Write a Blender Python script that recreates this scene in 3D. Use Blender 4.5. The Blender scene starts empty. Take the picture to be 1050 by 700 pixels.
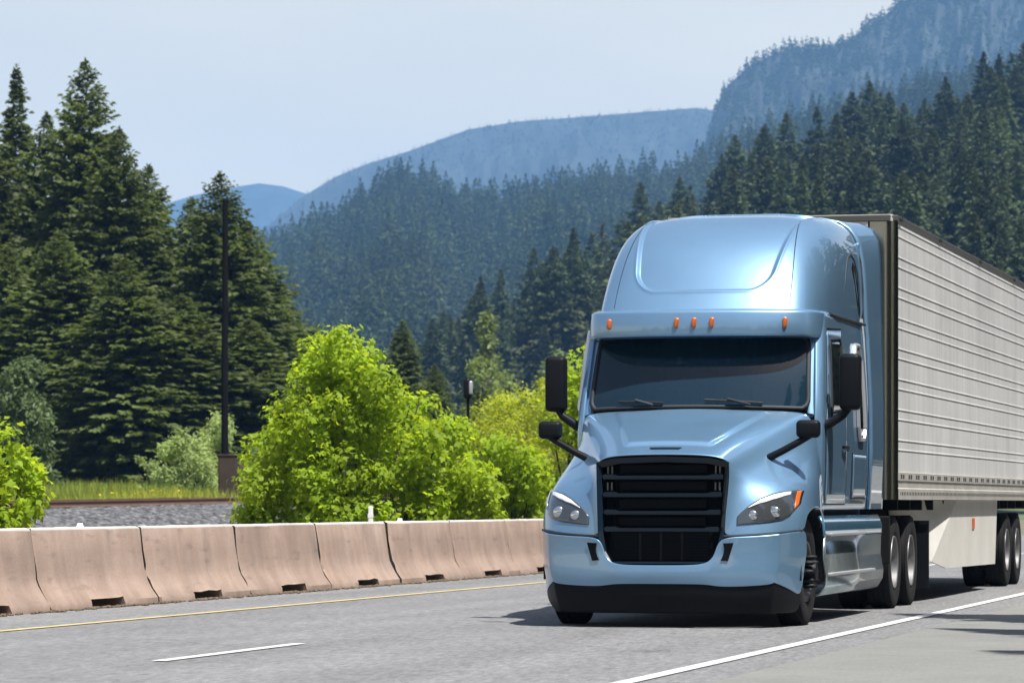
import bpy, bmesh, math, random
import numpy as np
from mathutils import Vector, Matrix
from mathutils.bvhtree import BVHTree
R = math.radians
SC = bpy.context.scene
COL = SC.collection

# ------------------------------------------------------------------ camera, light, exposure
TH = math.atan(945 / 3800); SN, CS = math.sin(TH), math.cos(TH)
FPX, CAM_H = 3800.0, 1.168
cd = bpy.data.cameras.new("camera"); cam = bpy.data.objects.new("camera", cd); COL.objects.link(cam)
cam.location = (0, 0, CAM_H); cam.rotation_euler = (R(90), 0, TH)
cd.sensor_width = 36; cd.lens = FPX / 1050 * 36; cd.shift_y = 165 / 1050
cd.clip_start = 0.5; cd.clip_end = 60000
cd.dof.use_dof = True; cd.dof.focus_distance = 36.0; cd.dof.aperture_fstop = 5.6
SC.camera = cam

SUN_DIR = Vector((0.38, -0.28, 1.0)).normalized()
SUN_EL = math.asin(SUN_DIR.z); SUN_ROT = math.atan2(SUN_DIR.x, SUN_DIR.y)
world = bpy.data.worlds.new("World"); SC.world = world; world.use_nodes = True
wn, wl = world.node_tree.nodes, world.node_tree.links
wn.clear()
wout = wn.new("ShaderNodeOutputWorld"); wbg = wn.new("ShaderNodeBackground")
sky = wn.new("ShaderNodeTexSky"); sky.sky_type = 'NISHITA'; sky.sun_disc = False
sky.sun_elevation = SUN_EL; sky.sun_rotation = SUN_ROT; sky.air_density = 1.0; sky.dust_density = 2.0; sky.ozone_density = 1.0
tc = wn.new("ShaderNodeTexCoord"); mp = wn.new("ShaderNodeMapping"); mp.inputs['Scale'].default_value = (1.0, 1.0, 4.0)
cn = wn.new("ShaderNodeTexNoise"); cn.inputs['Scale'].default_value = 3.0; cn.inputs['Detail'].default_value = 6; cn.inputs['Roughness'].default_value = 0.55
cr = wn.new("ShaderNodeValToRGB"); cr.color_ramp.elements[0].position = 0.35; cr.color_ramp.elements[0].color = (0.68, 0.68, 0.68, 1)
cr.color_ramp.elements[1].position = 0.72; cr.color_ramp.elements[1].color = (0.95, 0.95, 0.95, 1)
cm = wn.new("ShaderNodeMix"); cm.data_type = 'RGBA'; cm.inputs[7].default_value = (13.8, 11.4, 7.1, 1)
wl.new(tc.outputs['Generated'], mp.inputs['Vector']); wl.new(mp.outputs['Vector'], cn.inputs['Vector'])
sx = wn.new("ShaderNodeSeparateXYZ"); hzr = wn.new("ShaderNodeMapRange"); hzr.inputs['From Min'].default_value = 0.0; hzr.inputs['From Max'].default_value = 0.32
hzr.inputs['To Min'].default_value = 1.15; hzr.inputs['To Max'].default_value = 0.06; hzr.interpolation_type = 'SMOOTHSTEP'; wmu = wn.new("ShaderNodeMath"); wmu.operation = 'MULTIPLY'
wl.new(tc.outputs['Generated'], sx.inputs[0]); wl.new(sx.outputs['Z'], hzr.inputs['Value'])   # milky near the horizon, clearer overhead
wl.new(cn.outputs['Fac'], cr.inputs['Fac']); wl.new(cr.outputs['Color'], wmu.inputs[0]); wl.new(hzr.outputs[0], wmu.inputs[1]); wl.new(wmu.outputs[0], cm.inputs[0])
wl.new(sky.outputs['Color'], cm.inputs[6]); wl.new(cm.outputs[2], wbg.inputs['Color'])
wbg.inputs['Strength'].default_value = 0.062
wl.new(wbg.outputs['Background'], wout.inputs['Surface'])

ld = bpy.data.lights.new("sun", 'SUN'); ld.energy = 4.9; ld.angle = R(0.53); ld.color = (1.0, 0.96, 0.90)
sun = bpy.data.objects.new("sun", ld); COL.objects.link(sun)
sun.rotation_euler = SUN_DIR.to_track_quat('Z', 'Y').to_euler(); sun.location = (0, 0, 100)

SC.view_settings.view_transform = 'Standard'; SC.view_settings.look = 'None'
SC.view_settings.exposure = 1.05; SC.view_settings.gamma = 1.0; SC.view_settings.use_curve_mapping = False
SC.render.engine = 'CYCLES'
SC.cycles.use_denoising = True; SC.cycles.max_bounces = 7; SC.cycles.transparent_max_bounces = 12
SC.cycles.volume_bounces = 0; SC.cycles.sample_clamp_indirect = 4.0

# ------------------------------------------------------------------ helpers
def at(px, py, D):
    """a point D metres ahead of the camera's plane, on the line of sight of a photo pixel"""
    xc = (px - 525) / FPX * D
    return Vector((-D * SN + xc * CS, D * CS + xc * SN, CAM_H + (515 - py) / FPX * D))

def tag(o, label=None, cat=None, group=None, kind=None):
    if label: o['label'] = label
    if cat: o['category'] = cat
    if group: o['group'] = group
    if kind: o['kind'] = kind
    return o

def empty(name, loc, label, cat, group=None):
    o = bpy.data.objects.new(name, None); COL.objects.link(o); o.location = loc; o.empty_display_size = 0.3
    return tag(o, label, cat, group)

def link(name, me, mat, parent=None, loc=None):
    o = bpy.data.objects.new(name, me); COL.objects.link(o)
    if mat is not None:
        for m in (mat if isinstance(mat, (list, tuple)) else [mat]): me.materials.append(m)
    if parent is not None: o.parent = parent
    if loc is not None: o.location = loc
    return o

def smooth(me, angle=None):
    me.polygons.foreach_set('use_smooth', [True] * len(me.polygons))
    if angle is not None:
        try: me.set_sharp_from_angle(angle=R(angle))
        except Exception: pass

def bm_obj(name, bm, mat, parent=None, loc=None, sm=None):
    bmesh.ops.recalc_face_normals(bm, faces=bm.faces)
    me = bpy.data.meshes.new(name); bm.to_mesh(me); bm.free()
    if sm: smooth(me, sm)
    return link(name, me, mat, parent, loc)

def np_obj(name, verts, faces_n, mat, parent=None, loc=None, sizes=3, mat_idx=None, sm=False):
    """verts (n,3); faces_n (m,k) all of the same size k"""
    verts = np.asarray(verts, dtype=np.float32); f = np.asarray(faces_n, dtype=np.int32)
    k = f.shape[1]; m = f.shape[0]
    me = bpy.data.meshes.new(name)
    me.vertices.add(len(verts)); me.vertices.foreach_set('co', verts.ravel())
    me.loops.add(m * k); me.loops.foreach_set('vertex_index', f.ravel())
    me.polygons.add(m); me.polygons.foreach_set('loop_start', np.arange(0, m * k, k, dtype=np.int32))
    me.polygons.foreach_set('loop_total', np.full(m, k, dtype=np.int32))
    if mat_idx is not None: me.polygons.foreach_set('material_index', np.asarray(mat_idx, dtype=np.int32))
    me.update(calc_edges=True); me.validate()
    if sm: smooth(me)
    return link(name, me, mat, parent, loc)

def add_box(bm, x0, x1, y0, y1, z0, z1, bev=0.0, seg=2):
    r = bmesh.ops.create_cube(bm, size=1.0)
    bmesh.ops.scale(bm, vec=(x1 - x0, y1 - y0, z1 - z0), verts=r['verts'])
    bmesh.ops.translate(bm, vec=((x0 + x1) / 2, (y0 + y1) / 2, (z0 + z1) / 2), verts=r['verts'])
    if bev > 0:
        es = list({e for v in r['verts'] for e in v.link_edges})
        bmesh.ops.bevel(bm, geom=es, offset=bev, segments=seg, profile=0.5, affect='EDGES')

def add_tube(bm, pts, rad, n=8, cap=True):
    pts = [Vector(p) for p in pts]
    rads = rad if isinstance(rad, (list, tuple)) else [rad] * len(pts)
    rings = []
    up = Vector((0, 0, 1))
    for i, p in enumerate(pts):
        d = (pts[min(i + 1, len(pts) - 1)] - pts[max(i - 1, 0)]).normalized()
        a = d.cross(up if abs(d.z) < 0.95 else Vector((1, 0, 0))).normalized(); b = a.cross(d).normalized()
        rings.append([bm.verts.new(p + (a * math.cos(t) + b * math.sin(t)) * rads[i]) for t in [2 * math.pi * k / n for k in range(n)]])
    for r0, r1 in zip(rings, rings[1:]):
        for k in range(n): bm.faces.new((r0[k], r0[(k + 1) % n], r1[(k + 1) % n], r1[k]))
    if cap:
        bm.faces.new(rings[0][::-1]); bm.faces.new(rings[-1])

def add_lathe(bm, prof, n=48, axis='X', off=(0, 0, 0)):
    """prof: (r, a) pairs; a runs along the axis"""
    rings = []
    o = Vector(off)
    for r, a in prof:
        ring = []
        for k in range(n):
            t = 2 * math.pi * k / n
            v = Vector((a, r * math.cos(t), r * math.sin(t))) if axis == 'X' else Vector((r * math.cos(t), r * math.sin(t), a))
            ring.append(bm.verts.new(v + o))
        rings.append(ring)
    for r0, r1 in zip(rings, rings[1:]):
        for k in range(n): bm.faces.new((r0[k], r0[(k + 1) % n], r1[(k + 1) % n], r1[k]))

def add_prism(bm, poly, d):
    """closed polygon (list of 3d points) extruded by vector d"""
    a = [bm.verts.new(Vector(p)) for p in poly]; b = [bm.verts.new(Vector(p) + Vector(d)) for p in poly]
    n = len(a)
    bm.faces.new(a[::-1]); bm.faces.new(b)
    for i in range(n): bm.faces.new((a[i], a[(i + 1) % n], b[(i + 1) % n], b[i]))

def mirror_bm(bm):
    g = bm.verts[:] + bm.edges[:] + bm.faces[:]
    r = bmesh.ops.duplicate(bm, geom=g)
    vs = [v for v in r['geom'] if isinstance(v, bmesh.types.BMVert)]
    for v in vs: v.co.x = -v.co.x
    fs = [f for f in r['geom'] if isinstance(f, bmesh.types.BMFace)]
    bmesh.ops.reverse_faces(bm, faces=fs)

# ------------------------------------------------------------------ materials
def mat(name, col=(0.5, 0.5, 0.5), rough=0.5, metal=0.0, coat=0.0, spec=0.5, var=None, bump=None, emit=None, trans=0.0, ior=None, objvar=None):
    """var = list of (scale, amount, detail) brightness noises in world metres; bump = (scale, strength, distance)"""
    m = bpy.data.materials.new(name); m.use_nodes = True
    nt = m.node_tree; N, L = nt.nodes, nt.links
    b = N['Principled BSDF']
    b.inputs['Base Color'].default_value = (*col, 1); b.inputs['Roughness'].default_value = rough
    b.inputs['Metallic'].default_value = metal; b.inputs['Coat Weight'].default_value = coat
    b.inputs['Coat Roughness'].default_value = 0.03; b.inputs['Specular IOR Level'].default_value = spec
    b.inputs['Transmission Weight'].default_value = trans
    if ior: b.inputs['IOR'].default_value = ior
    t = None
    def pos():
        nonlocal t
        if t is None: t = N.new('ShaderNodeTexCoord')
        return t.outputs['Object']
    cur = None
    if var:
        for sc_, amt, det in var:
            n = N.new('ShaderNodeTexNoise'); n.inputs['Scale'].default_value = sc_; n.inputs['Detail'].default_value = det
            L.new(pos(), n.inputs['Vector'])
            mr = N.new('ShaderNodeMapRange'); mr.inputs['From Min'].default_value = 0.25; mr.inputs['From Max'].default_value = 0.75
            mr.inputs['To Min'].default_value = 1 - amt; mr.inputs['To Max'].default_value = 1 + amt
            L.new(n.outputs['Fac'], mr.inputs['Value'])
            if cur is None: cur = mr.outputs[0]
            else:
                mu = N.new('ShaderNodeMath'); mu.operation = 'MULTIPLY'; L.new(cur, mu.inputs[0]); L.new(mr.outputs[0], mu.inputs[1]); cur = mu.outputs[0]
    if objvar:
        oi = N.new('ShaderNodeObjectInfo'); mr = N.new('ShaderNodeMapRange')
        mr.inputs['To Min'].default_value = 1 - objvar; mr.inputs['To Max'].default_value = 1 + objvar
        L.new(oi.outputs['Random'], mr.inputs['Value'])
        if cur is None: cur = mr.outputs[0]
        else:
            mu = N.new('ShaderNodeMath'); mu.operation = 'MULTIPLY'; L.new(cur, mu.inputs[0]); L.new(mr.outputs[0], mu.inputs[1]); cur = mu.outputs[0]
    if cur is not None:
        vm = N.new('ShaderNodeVectorMath'); vm.operation = 'SCALE'; vm.inputs[0].default_value = col
        L.new(cur, vm.inputs['Scale']); L.new(vm.outputs[0], b.inputs['Base Color'])
    if bump:
        n = N.new('ShaderNodeTexNoise'); n.inputs['Scale'].default_value = bump[0]; n.inputs['Detail'].default_value = 4
        L.new(pos(), n.inputs['Vector'])
        bp = N.new('ShaderNodeBump'); bp.inputs['Strength'].default_value = bump[1]; bp.inputs['Distance'].default_value = bump[2]
        L.new(n.outputs['Fac'], bp.inputs['Height']); L.new(bp.outputs['Normal'], b.inputs['Normal'])
    if emit:
        b.inputs['Emission Color'].default_value = (*emit[0], 1); b.inputs['Emission Strength'].default_value = emit[1]
    return m

def leaf_mat(name, col, tcol, tw=0.4, rough=0.45, var=0.35, scale=0.8, hue=None, spec=0.3, objvar=0.0):
    """foliage: reflecting plus light passing through; colour varied by position in the crown"""
    m = bpy.data.materials.new(name); m.use_nodes = True
    nt = m.node_tree; N, L = nt.nodes, nt.links
    b = N['Principled BSDF']; b.inputs['Roughness'].default_value = rough; b.inputs['Specular IOR Level'].default_value = spec
    out = N['Material Output']; tr = N.new('ShaderNodeBsdfTranslucent'); mx = N.new('ShaderNodeMixShader'); mx.inputs[0].default_value = tw
    t = N.new('ShaderNodeTexCoord'); n = N.new('ShaderNodeTexNoise'); n.inputs['Scale'].default_value = scale; n.inputs['Detail'].default_value = 5
    L.new(t.outputs['Object'], n.inputs['Vector'])
    mr = N.new('ShaderNodeMapRange'); mr.inputs['From Min'].default_value = 0.3; mr.inputs['From Max'].default_value = 0.7
    mr.inputs['To Min'].default_value = 1 - var; mr.inputs['To Max'].default_value = 1 + var
    L.new(n.outputs['Fac'], mr.inputs['Value']); fac = mr.outputs[0]
    if objvar:
        oi = N.new('ShaderNodeObjectInfo'); m2 = N.new('ShaderNodeMapRange')
        m2.inputs['To Min'].default_value = 1 - objvar; m2.inputs['To Max'].default_value = 1 + objvar
        L.new(oi.outputs['Random'], m2.inputs['Value'])
        mu = N.new('ShaderNodeMath'); mu.operation = 'MULTIPLY'; L.new(fac, mu.inputs[0]); L.new(m2.outputs[0], mu.inputs[1]); fac = mu.outputs[0]
    for c, sock in ((col, b.inputs['Base Color']), (tcol, tr.inputs['Color'])):
        src = None
        if hue is not None:
            mc = N.new('ShaderNodeMix'); mc.data_type = 'RGBA'
            n2 = N.new('ShaderNodeTexNoise'); n2.inputs['Scale'].default_value = scale * 0.45; L.new(t.outputs['Object'], n2.inputs['Vector'])
            r2 = N.new('ShaderNodeMapRange'); r2.inputs['From Min'].default_value = 0.4; r2.inputs['From Max'].default_value = 0.62
            L.new(n2.outputs['Fac'], r2.inputs['Value']); L.new(r2.outputs[0], mc.inputs[0])
            mc.inputs[6].default_value = (*c, 1); mc.inputs[7].default_value = (c[0] * hue[0], c[1] * hue[1], c[2] * hue[2], 1); src = mc.outputs[2]
        vm = N.new('ShaderNodeVectorMath'); vm.operation = 'SCALE'; vm.inputs[0].default_value = c
        if src is not None: L.new(src, vm.inputs[0])
        L.new(fac, vm.inputs['Scale']); L.new(vm.outputs[0], sock)
    L.new(b.outputs[0], mx.inputs[1]); L.new(tr.outputs[0], mx.inputs[2]); L.new(mx.outputs[0], out.inputs['Surface'])
    return m

M = {}
M['blue'] = mat('blue_paint', (0.160, 0.295, 0.455), 0.37, 0.60, 1.0, var=[(3.0, 0.04, 4)])
M['blue_plastic'] = mat('dark_blue_gloss', (0.004, 0.011, 0.021), 0.28, 0.0, 0.12, spec=0.35)
M['seam'] = mat('dark_seam', (0.012, 0.016, 0.022), 0.7)
M['black'] = mat('black_plastic', (0.005, 0.006, 0.008), 0.5, 0, 0.0, spec=0.13, var=[(6, 0.2, 3)])
M['mesh'] = mat('grille_black', (0.002, 0.0025, 0.0035), 0.7, spec=0.1)
M['rubber'] = mat('tyre_rubber', (0.010, 0.010, 0.0105), 0.85, spec=0.2, var=[(14, 0.3, 3)])
M['chrome'] = mat('polished_metal', (0.75, 0.76, 0.77), 0.12, 1.0)
M['alu'] = mat('wheel_aluminium', (0.17, 0.17, 0.175), 0.5, 0.7, var=[(9, 0.25, 3)])
M['chassis'] = mat('chassis_black', (0.005, 0.005, 0.0055), 0.8, spec=0.2)
M['lamp_dark'] = mat('lamp_housing', (0.085, 0.095, 0.105), 0.16, 0.6, 1.0)
M['lamp_lens'] = mat('lamp_lens', (0.50, 0.54, 0.58), 0.08, 0.9, 1.0)
M['lamp_white'] = mat('lamp_brow', (0.80, 0.82, 0.84), 0.18, 0.2, 1.0)
M['amber'] = mat('amber_lens', (0.44, 0.095, 0.012), 0.25, 0, 0.6)
M['mirror_glass'] = mat('mirror_glass', (0.7, 0.72, 0.75), 0.03, 1.0)
M['dark_glass'] = mat('side_glass', (0.008, 0.010, 0.013), 0.04, 0.0, 1.0, spec=0.8)
M['interior'] = mat('cab_interior', (0.045, 0.047, 0.052), 0.7)
M['cloth'] = mat('cab_curtain', (0.16, 0.17, 0.19), 0.85)

def alu_panel():
    m = mat('trailer_panel', (0.70, 0.70, 0.695), 0.42, 0.35, 0.0)
    nt = m.node_tree; N, L = nt.nodes, nt.links; b = N['Principled BSDF']
    t = N.new('ShaderNodeTexCoord')
    mp_ = N.new('ShaderNodeMapping'); mp_.inputs['Scale'].default_value = (0.2, 6.0, 0.25)
    n = N.new('ShaderNodeTexNoise'); n.inputs['Scale'].default_value = 1.6; n.inputs['Detail'].default_value = 5
    L.new(t.outputs['Object'], mp_.inputs['Vector']); L.new(mp_.outputs[0], n.inputs['Vector'])
    n2 = N.new('ShaderNodeTexNoise'); n2.inputs['Scale'].default_value = 1.2; n2.inputs['Detail'].default_value = 4; L.new(t.outputs['Object'], n2.inputs['Vector'])
    ad = N.new('ShaderNodeMath'); ad.operation = 'ADD'; L.new(n.outputs['Fac'], ad.inputs[0]); L.new(n2.outputs['Fac'], ad.inputs[1])
    r = N.new('ShaderNodeMapRange'); r.inputs['From Min'].default_value = 0.6; r.inputs['From Max'].default_value = 1.4; r.inputs['To Min'].default_value = 0.80; r.inputs['To Max'].default_value = 1.15
    L.new(ad.outputs[0], r.inputs['Value'])
    vm = N.new('ShaderNodeVectorMath'); vm.operation = 'SCALE'; vm.inputs[0].default_value = (0.70, 0.70, 0.695); L.new(r.outputs[0], vm.inputs['Scale'])
    L.new(vm.outputs[0], b.inputs['Base Color'])
    bp = N.new('ShaderNodeBump'); bp.inputs['Strength'].default_value = 0.12; bp.inputs['Distance'].default_value = 0.01; L.new(n.outputs['Fac'], bp.inputs['Height']); L.new(bp.outputs[0], b.inputs['Normal'])
    return m
M['trailer'] = alu_panel()
M['barrier_end'] = mat('joint_shade_end', (0.022, 0.018, 0.015), 0.95, var=[(9, 0.4, 3)])  # near-black end faces: shadow inside the joints, put into the colour
M['skirt'] = mat('trailer_skirt_white', (0.52, 0.51, 0.475), 0.5, var=[(1.6, 0.10, 5), (12, 0.05, 3)])
M['rail_metal'] = mat('trailer_rail', (0.55, 0.53, 0.49), 0.4, 0.5, var=[(2.5, 0.15, 5)])

def windshield_mat():
    m = bpy.data.materials.new('tinted_windshield'); m.use_nodes = True
    N, L = m.node_tree.nodes, m.node_tree.links
    b = N['Principled BSDF']; b.inputs['Base Color'].default_value = (0.012, 0.036, 0.062, 1); b.inputs['Roughness'].default_value = 0.03
    b.inputs['Specular IOR Level'].default_value = 0.7; b.inputs['Coat Weight'].default_value = 0.3
    tr = N.new('ShaderNodeBsdfTransparent'); tr.inputs['Color'].default_value = (0.55, 0.68, 0.75, 1)
    mx = N.new('ShaderNodeMixShader'); mx.inputs[0].default_value = 0.42
    L.new(b.outputs[0], mx.inputs[1]); L.new(tr.outputs[0], mx.inputs[2]); L.new(mx.outputs[0], N['Material Output'].inputs['Surface'])
    return m
M['windshield'] = windshield_mat()

def asphalt():
    m = bpy.data.materials.new('worn_asphalt'); m.use_nodes = True
    N, L = m.node_tree.nodes, m.node_tree.links; b = N['Principled BSDF']; b.inputs['Roughness'].default_value = 0.85; b.inputs['Specular IOR Level'].default_value = 0.3
    t = N.new('ShaderNodeTexCoord')
    def noise(scale, det, vec=None, rough=0.6):
        n = N.new('ShaderNodeTexNoise'); n.inputs['Scale'].default_value = scale; n.inputs['Detail'].default_value = det; n.inputs['Roughness'].default_value = rough
        L.new(vec or t.outputs['Object'], n.inputs['Vector']); return n.outputs['Fac']
    def rng(s, a, b_, c, d):
        r = N.new('ShaderNodeMapRange'); r.inputs['From Min'].default_value = a; r.inputs['From Max'].default_value = b_
        r.inputs['To Min'].default_value = c; r.inputs['To Max'].default_value = d; L.new(s, r.inputs['Value']); return r.outputs[0]
    def mul(a, b_):
        x = N.new('ShaderNodeMath'); x.operation = 'MULTIPLY'; L.new(a, x.inputs[0]); L.new(b_, x.inputs[1]); return x.outputs[0]
    mp_ = N.new('ShaderNodeMapping'); mp_.inputs['Scale'].default_value = (1.0, 0.05, 1.0); L.new(t.outputs['Object'], mp_.inputs['Vector'])
    mp3 = N.new('ShaderNodeMapping'); mp3.inputs['Scale'].default_value = (1.0, 0.13, 1.0); L.new(t.outputs['Object'], mp3.inputs['Vector'])
    f = rng(noise(17, 5, None, 1.0), 0.32, 0.68, 0.45, 1.55)
    f = mul(f, rng(noise(24, 3, mp3.outputs[0], 0.8), 0.30, 0.70, 0.60, 1.40))                     # aggregate
    f = mul(f, rng(noise(9, 4), 0.3, 0.7, 0.88, 1.12))
    f = mul(f, rng(noise(0.5, 4), 0.3, 0.7, 0.92, 1.08))
    f = mul(f, rng(noise(1.3, 3, mp_.outputs[0]), 0.3, 0.7, 0.84, 1.10))   # wheel tracks
    st = rng(noise(0.9, 6, None, 0.7), 0.60, 0.72, 1.0, 0.86); f = mul(f, st)      # old stains
    vo = N.new('ShaderNodeTexVoronoi'); vo.feature = 'DISTANCE_TO_EDGE'; vo.inputs['Scale'].default_value = 0.16
    wv = N.new('ShaderNodeVectorMath'); wv.operation = 'ADD'; wn_ = N.new('ShaderNodeTexNoise'); wn_.inputs['Scale'].default_value = 1.2; wn_.inputs['Detail'].default_value = 5
    L.new(t.outputs['Object'], wn_.inputs['Vector']); L.new(t.outputs['Object'], wv.inputs[0]); L.new(wn_.outputs['Color'], wv.inputs[1]); L.new(wv.outputs[0], vo.inputs['Vector'])
    f = mul(f, rng(vo.outputs['Distance'], 0.0, 0.0035, 0.62, 1.0))              # thin cracks
    vm = N.new('ShaderNodeVectorMath'); vm.operation = 'SCALE'; vm.inputs[0].default_value = (0.148, 0.149, 0.152); L.new(f, vm.inputs['Scale'])
    L.new(vm.outputs[0], b.inputs['Base Color'])
    bp = N.new('ShaderNodeBump'); bp.inputs['Strength'].default_value = 0.4; bp.inputs['Distance'].default_value = 0.01; L.new(noise(55, 3), bp.inputs['Height']); L.new(bp.outputs[0], b.inputs['Normal'])
    return m
M['asphalt'] = asphalt()
M['line_white'] = mat('road_paint_white', (0.48, 0.48, 0.47), 0.7, var=[(7, 0.14, 5), (40, 0.10, 2)])
M['line_yellow'] = mat('road_paint_yellow', (0.44, 0.345, 0.15), 0.7, var=[(4, 0.22, 5), (40, 0.12, 2)])
M['shoulder'] = mat('shoulder_chipseal', (0.148, 0.150, 0.142), 0.9, var=[(30, 0.25, 3), (0.9, 0.10, 5), (4, 0.08, 4)], bump=(40, 0.3, 0.01))
M['soil'] = mat('verge_soil', (0.11, 0.10, 0.065), 0.95, var=[(1.2, 0.4, 5), (9, 0.3, 4)])
M['meadow'] = mat('meadow_ground', (0.065, 0.085, 0.030), 0.95, var=[(0.05, 0.3, 5), (1.5, 0.35, 4)])

def barrier_mat():
    m = bpy.data.materials.new('weathered_pink_concrete'); m.use_nodes = True
    N, L = m.node_tree.nodes, m.node_tree.links; b = N['Principled BSDF']; b.inputs['Roughness'].default_value = 0.9; b.inputs['Specular IOR Level'].default_value = 0.25
    t = N.new('ShaderNodeTexCoord'); oi = N.new('ShaderNodeObjectInfo')
    va = N.new('ShaderNodeVectorMath'); va.operation = 'ADD'; L.new(t.outputs['Object'], va.inputs[0])
    vs = N.new('ShaderNodeVectorMath'); vs.operation = 'SCALE'; vs.inputs[0].default_value = (17, 31, 5); L.new(oi.outputs['Random'], vs.inputs['Scale']); L.new(vs.outputs[0], va.inputs[1])
    P = va.outputs[0]
    mp_ = N.new('ShaderNodeMapping'); mp_.inputs['Scale'].default_value = (1, 3.2, 0.35); L.new(P, mp_.inputs['Vector'])
    def noise(s, d, v):
        n = N.new('ShaderNodeTexNoise'); n.inputs['Scale'].default_value = s; n.inputs['Detail'].default_value = d; L.new(v, n.inputs['Vector']); return n.outputs['Fac']
    def rng(s, a, b_, c, d):
        r = N.new('ShaderNodeMapRange'); r.inputs['From Min'].default_value = a; r.inputs['From Max'].default_value = b_
        r.inputs['To Min'].default_value = c; r.inputs['To Max'].default_value = d; L.new(s, r.inputs['Value']); return r.outputs[0]
    st = rng(noise(1.5, 5, mp_.outputs[0]), 0.35, 0.7, 0.0, 1.0)      # run-off streaks
    bl = rng(noise(2.2, 6, P), 0.3, 0.7, 0.86, 1.12)
    gr = rng(noise(45, 3, P), 0.3, 0.7, 0.93, 1.07)
    ov = rng(oi.outputs['Random'], 0, 1, 0.93, 1.07)
    mc = N.new('ShaderNodeMix'); mc.data_type = 'RGBA'; mc.inputs[6].default_value = (0.246, 0.178, 0.142, 1); mc.inputs[7].default_value = (0.280, 0.214, 0.175, 1); L.new(st, mc.inputs[0])
    # paler colour towards the top stands in for sun on the cap
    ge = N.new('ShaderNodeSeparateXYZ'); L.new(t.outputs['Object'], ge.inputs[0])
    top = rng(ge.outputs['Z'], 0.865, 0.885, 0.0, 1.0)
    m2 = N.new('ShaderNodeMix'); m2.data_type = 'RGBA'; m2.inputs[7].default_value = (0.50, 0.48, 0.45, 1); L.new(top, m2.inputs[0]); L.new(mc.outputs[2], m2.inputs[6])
    x = N.new('ShaderNodeMath'); x.operation = 'MULTIPLY'; L.new(bl, x.inputs[0]); L.new(gr, x.inputs[1])
    y = N.new('ShaderNodeMath'); y.operation = 'MULTIPLY'; L.new(x.outputs[0], y.inputs[0]); L.new(ov, y.inputs[1])
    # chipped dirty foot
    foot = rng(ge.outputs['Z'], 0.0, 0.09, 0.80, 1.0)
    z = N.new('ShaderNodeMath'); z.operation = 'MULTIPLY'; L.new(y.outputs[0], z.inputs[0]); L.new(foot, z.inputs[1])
    mp2 = N.new('ShaderNodeMapping'); mp2.inputs['Scale'].default_value = (1, 0.55, 2.6); L.new(P, mp2.inputs['Vector'])
    sc_ = rng(noise(3.4, 7, mp2.outputs[0]), 0.60, 0.74, 1.0, 0.76)               # tyre scuffs and stains
    z2 = N.new('ShaderNodeMath'); z2.operation = 'MULTIPLY'; L.new(z.outputs[0], z2.inputs[0]); L.new(sc_, z2.inputs[1]); z = z2
    vm = N.new('ShaderNodeVectorMath'); vm.operation = 'SCALE'; L.new(m2.outputs[2], vm.inputs[0]); L.new(z.outputs[0], vm.inputs['Scale'])
    L.new(vm.outputs[0], b.inputs['Base Color'])
    bp = N.new('ShaderNodeBump'); bp.inputs['Strength'].default_value = 0.3; bp.inputs['Distance'].default_value = 0.01; L.new(noise(26, 5, P), bp.inputs['Height']); L.new(bp.outputs[0], b.inputs['Normal'])
    return m
M['barrier'] = barrier_mat()
M['gravel'] = mat('ballast_stone', (0.072, 0.072, 0.075), 0.9, var=[(5.5, 0.97, 1), (9, 0.9, 1)], bump=(7, 0.9, 0.09))
M['rust'] = mat('rusty_rail', (0.105, 0.055, 0.038), 0.75, var=[(1.5, 0.25, 4)])
M['rail_top'] = mat('rail_head', (0.30, 0.22, 0.18), 0.5, 0.4, var=[(1.5, 0.2, 4)])
M['wood'] = mat('creosoted_pole', (0.005, 0.005, 0.0055), 0.9, spec=0.08, var=[(2, 0.3, 4)])
M['box_rust'] = mat('brown_cabinet', (0.045, 0.028, 0.020), 0.75, var=[(2, 0.35, 4)])
M['grey_metal'] = mat('galvanised_metal', (0.42, 0.43, 0.45), 0.45, 0.6)
M['white_post'] = mat('white_plastic', (0.78, 0.78, 0.76), 0.5)
M['bark'] = mat('bark', (0.055, 0.042, 0.032), 0.95, var=[(3, 0.4, 4)])
M['rock'] = mat('mountain_slope', (0.020, 0.026, 0.024), 0.95, var=[(0.006, 0.6, 8), (0.03, 0.5, 6)])
M['slope'] = mat('forest_floor', (0.030, 0.034, 0.020), 0.95, var=[(0.02, 0.4, 6)])
M['fir'] = leaf_mat('fir_needles', (0.074, 0.098, 0.030), (0.125, 0.165, 0.030), 0.36, 0.6, 0.45, 0.35, spec=0.25, objvar=0.2)
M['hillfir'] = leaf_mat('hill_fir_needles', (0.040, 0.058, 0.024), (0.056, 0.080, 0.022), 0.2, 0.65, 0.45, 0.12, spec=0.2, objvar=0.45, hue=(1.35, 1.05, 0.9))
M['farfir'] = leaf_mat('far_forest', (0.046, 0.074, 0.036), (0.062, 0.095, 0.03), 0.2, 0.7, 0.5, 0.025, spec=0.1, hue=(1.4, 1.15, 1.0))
M['maple'] = leaf_mat('maple_leaf', (0.215, 0.310, 0.024), (0.50, 0.62, 0.025), 0.50, 0.55, 0.30, 1.6, spec=0.15)
M['yellowgreen'] = leaf_mat('young_leaf', (0.26, 0.31, 0.026), (0.55, 0.60, 0.03), 0.5, 0.5, 0.28, 0.9, spec=0.3)
M['willow'] = leaf_mat('willow_leaf', (0.26, 0.34, 0.12), (0.52, 0.62, 0.16), 0.4, 0.5, 0.3, 0.8, spec=0.3)
M['greygreen'] = leaf_mat('greygreen_leaf', (0.085, 0.125, 0.045), (0.14, 0.20, 0.05), 0.35, 0.5, 0.35, 0.6, spec=0.3)
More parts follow.
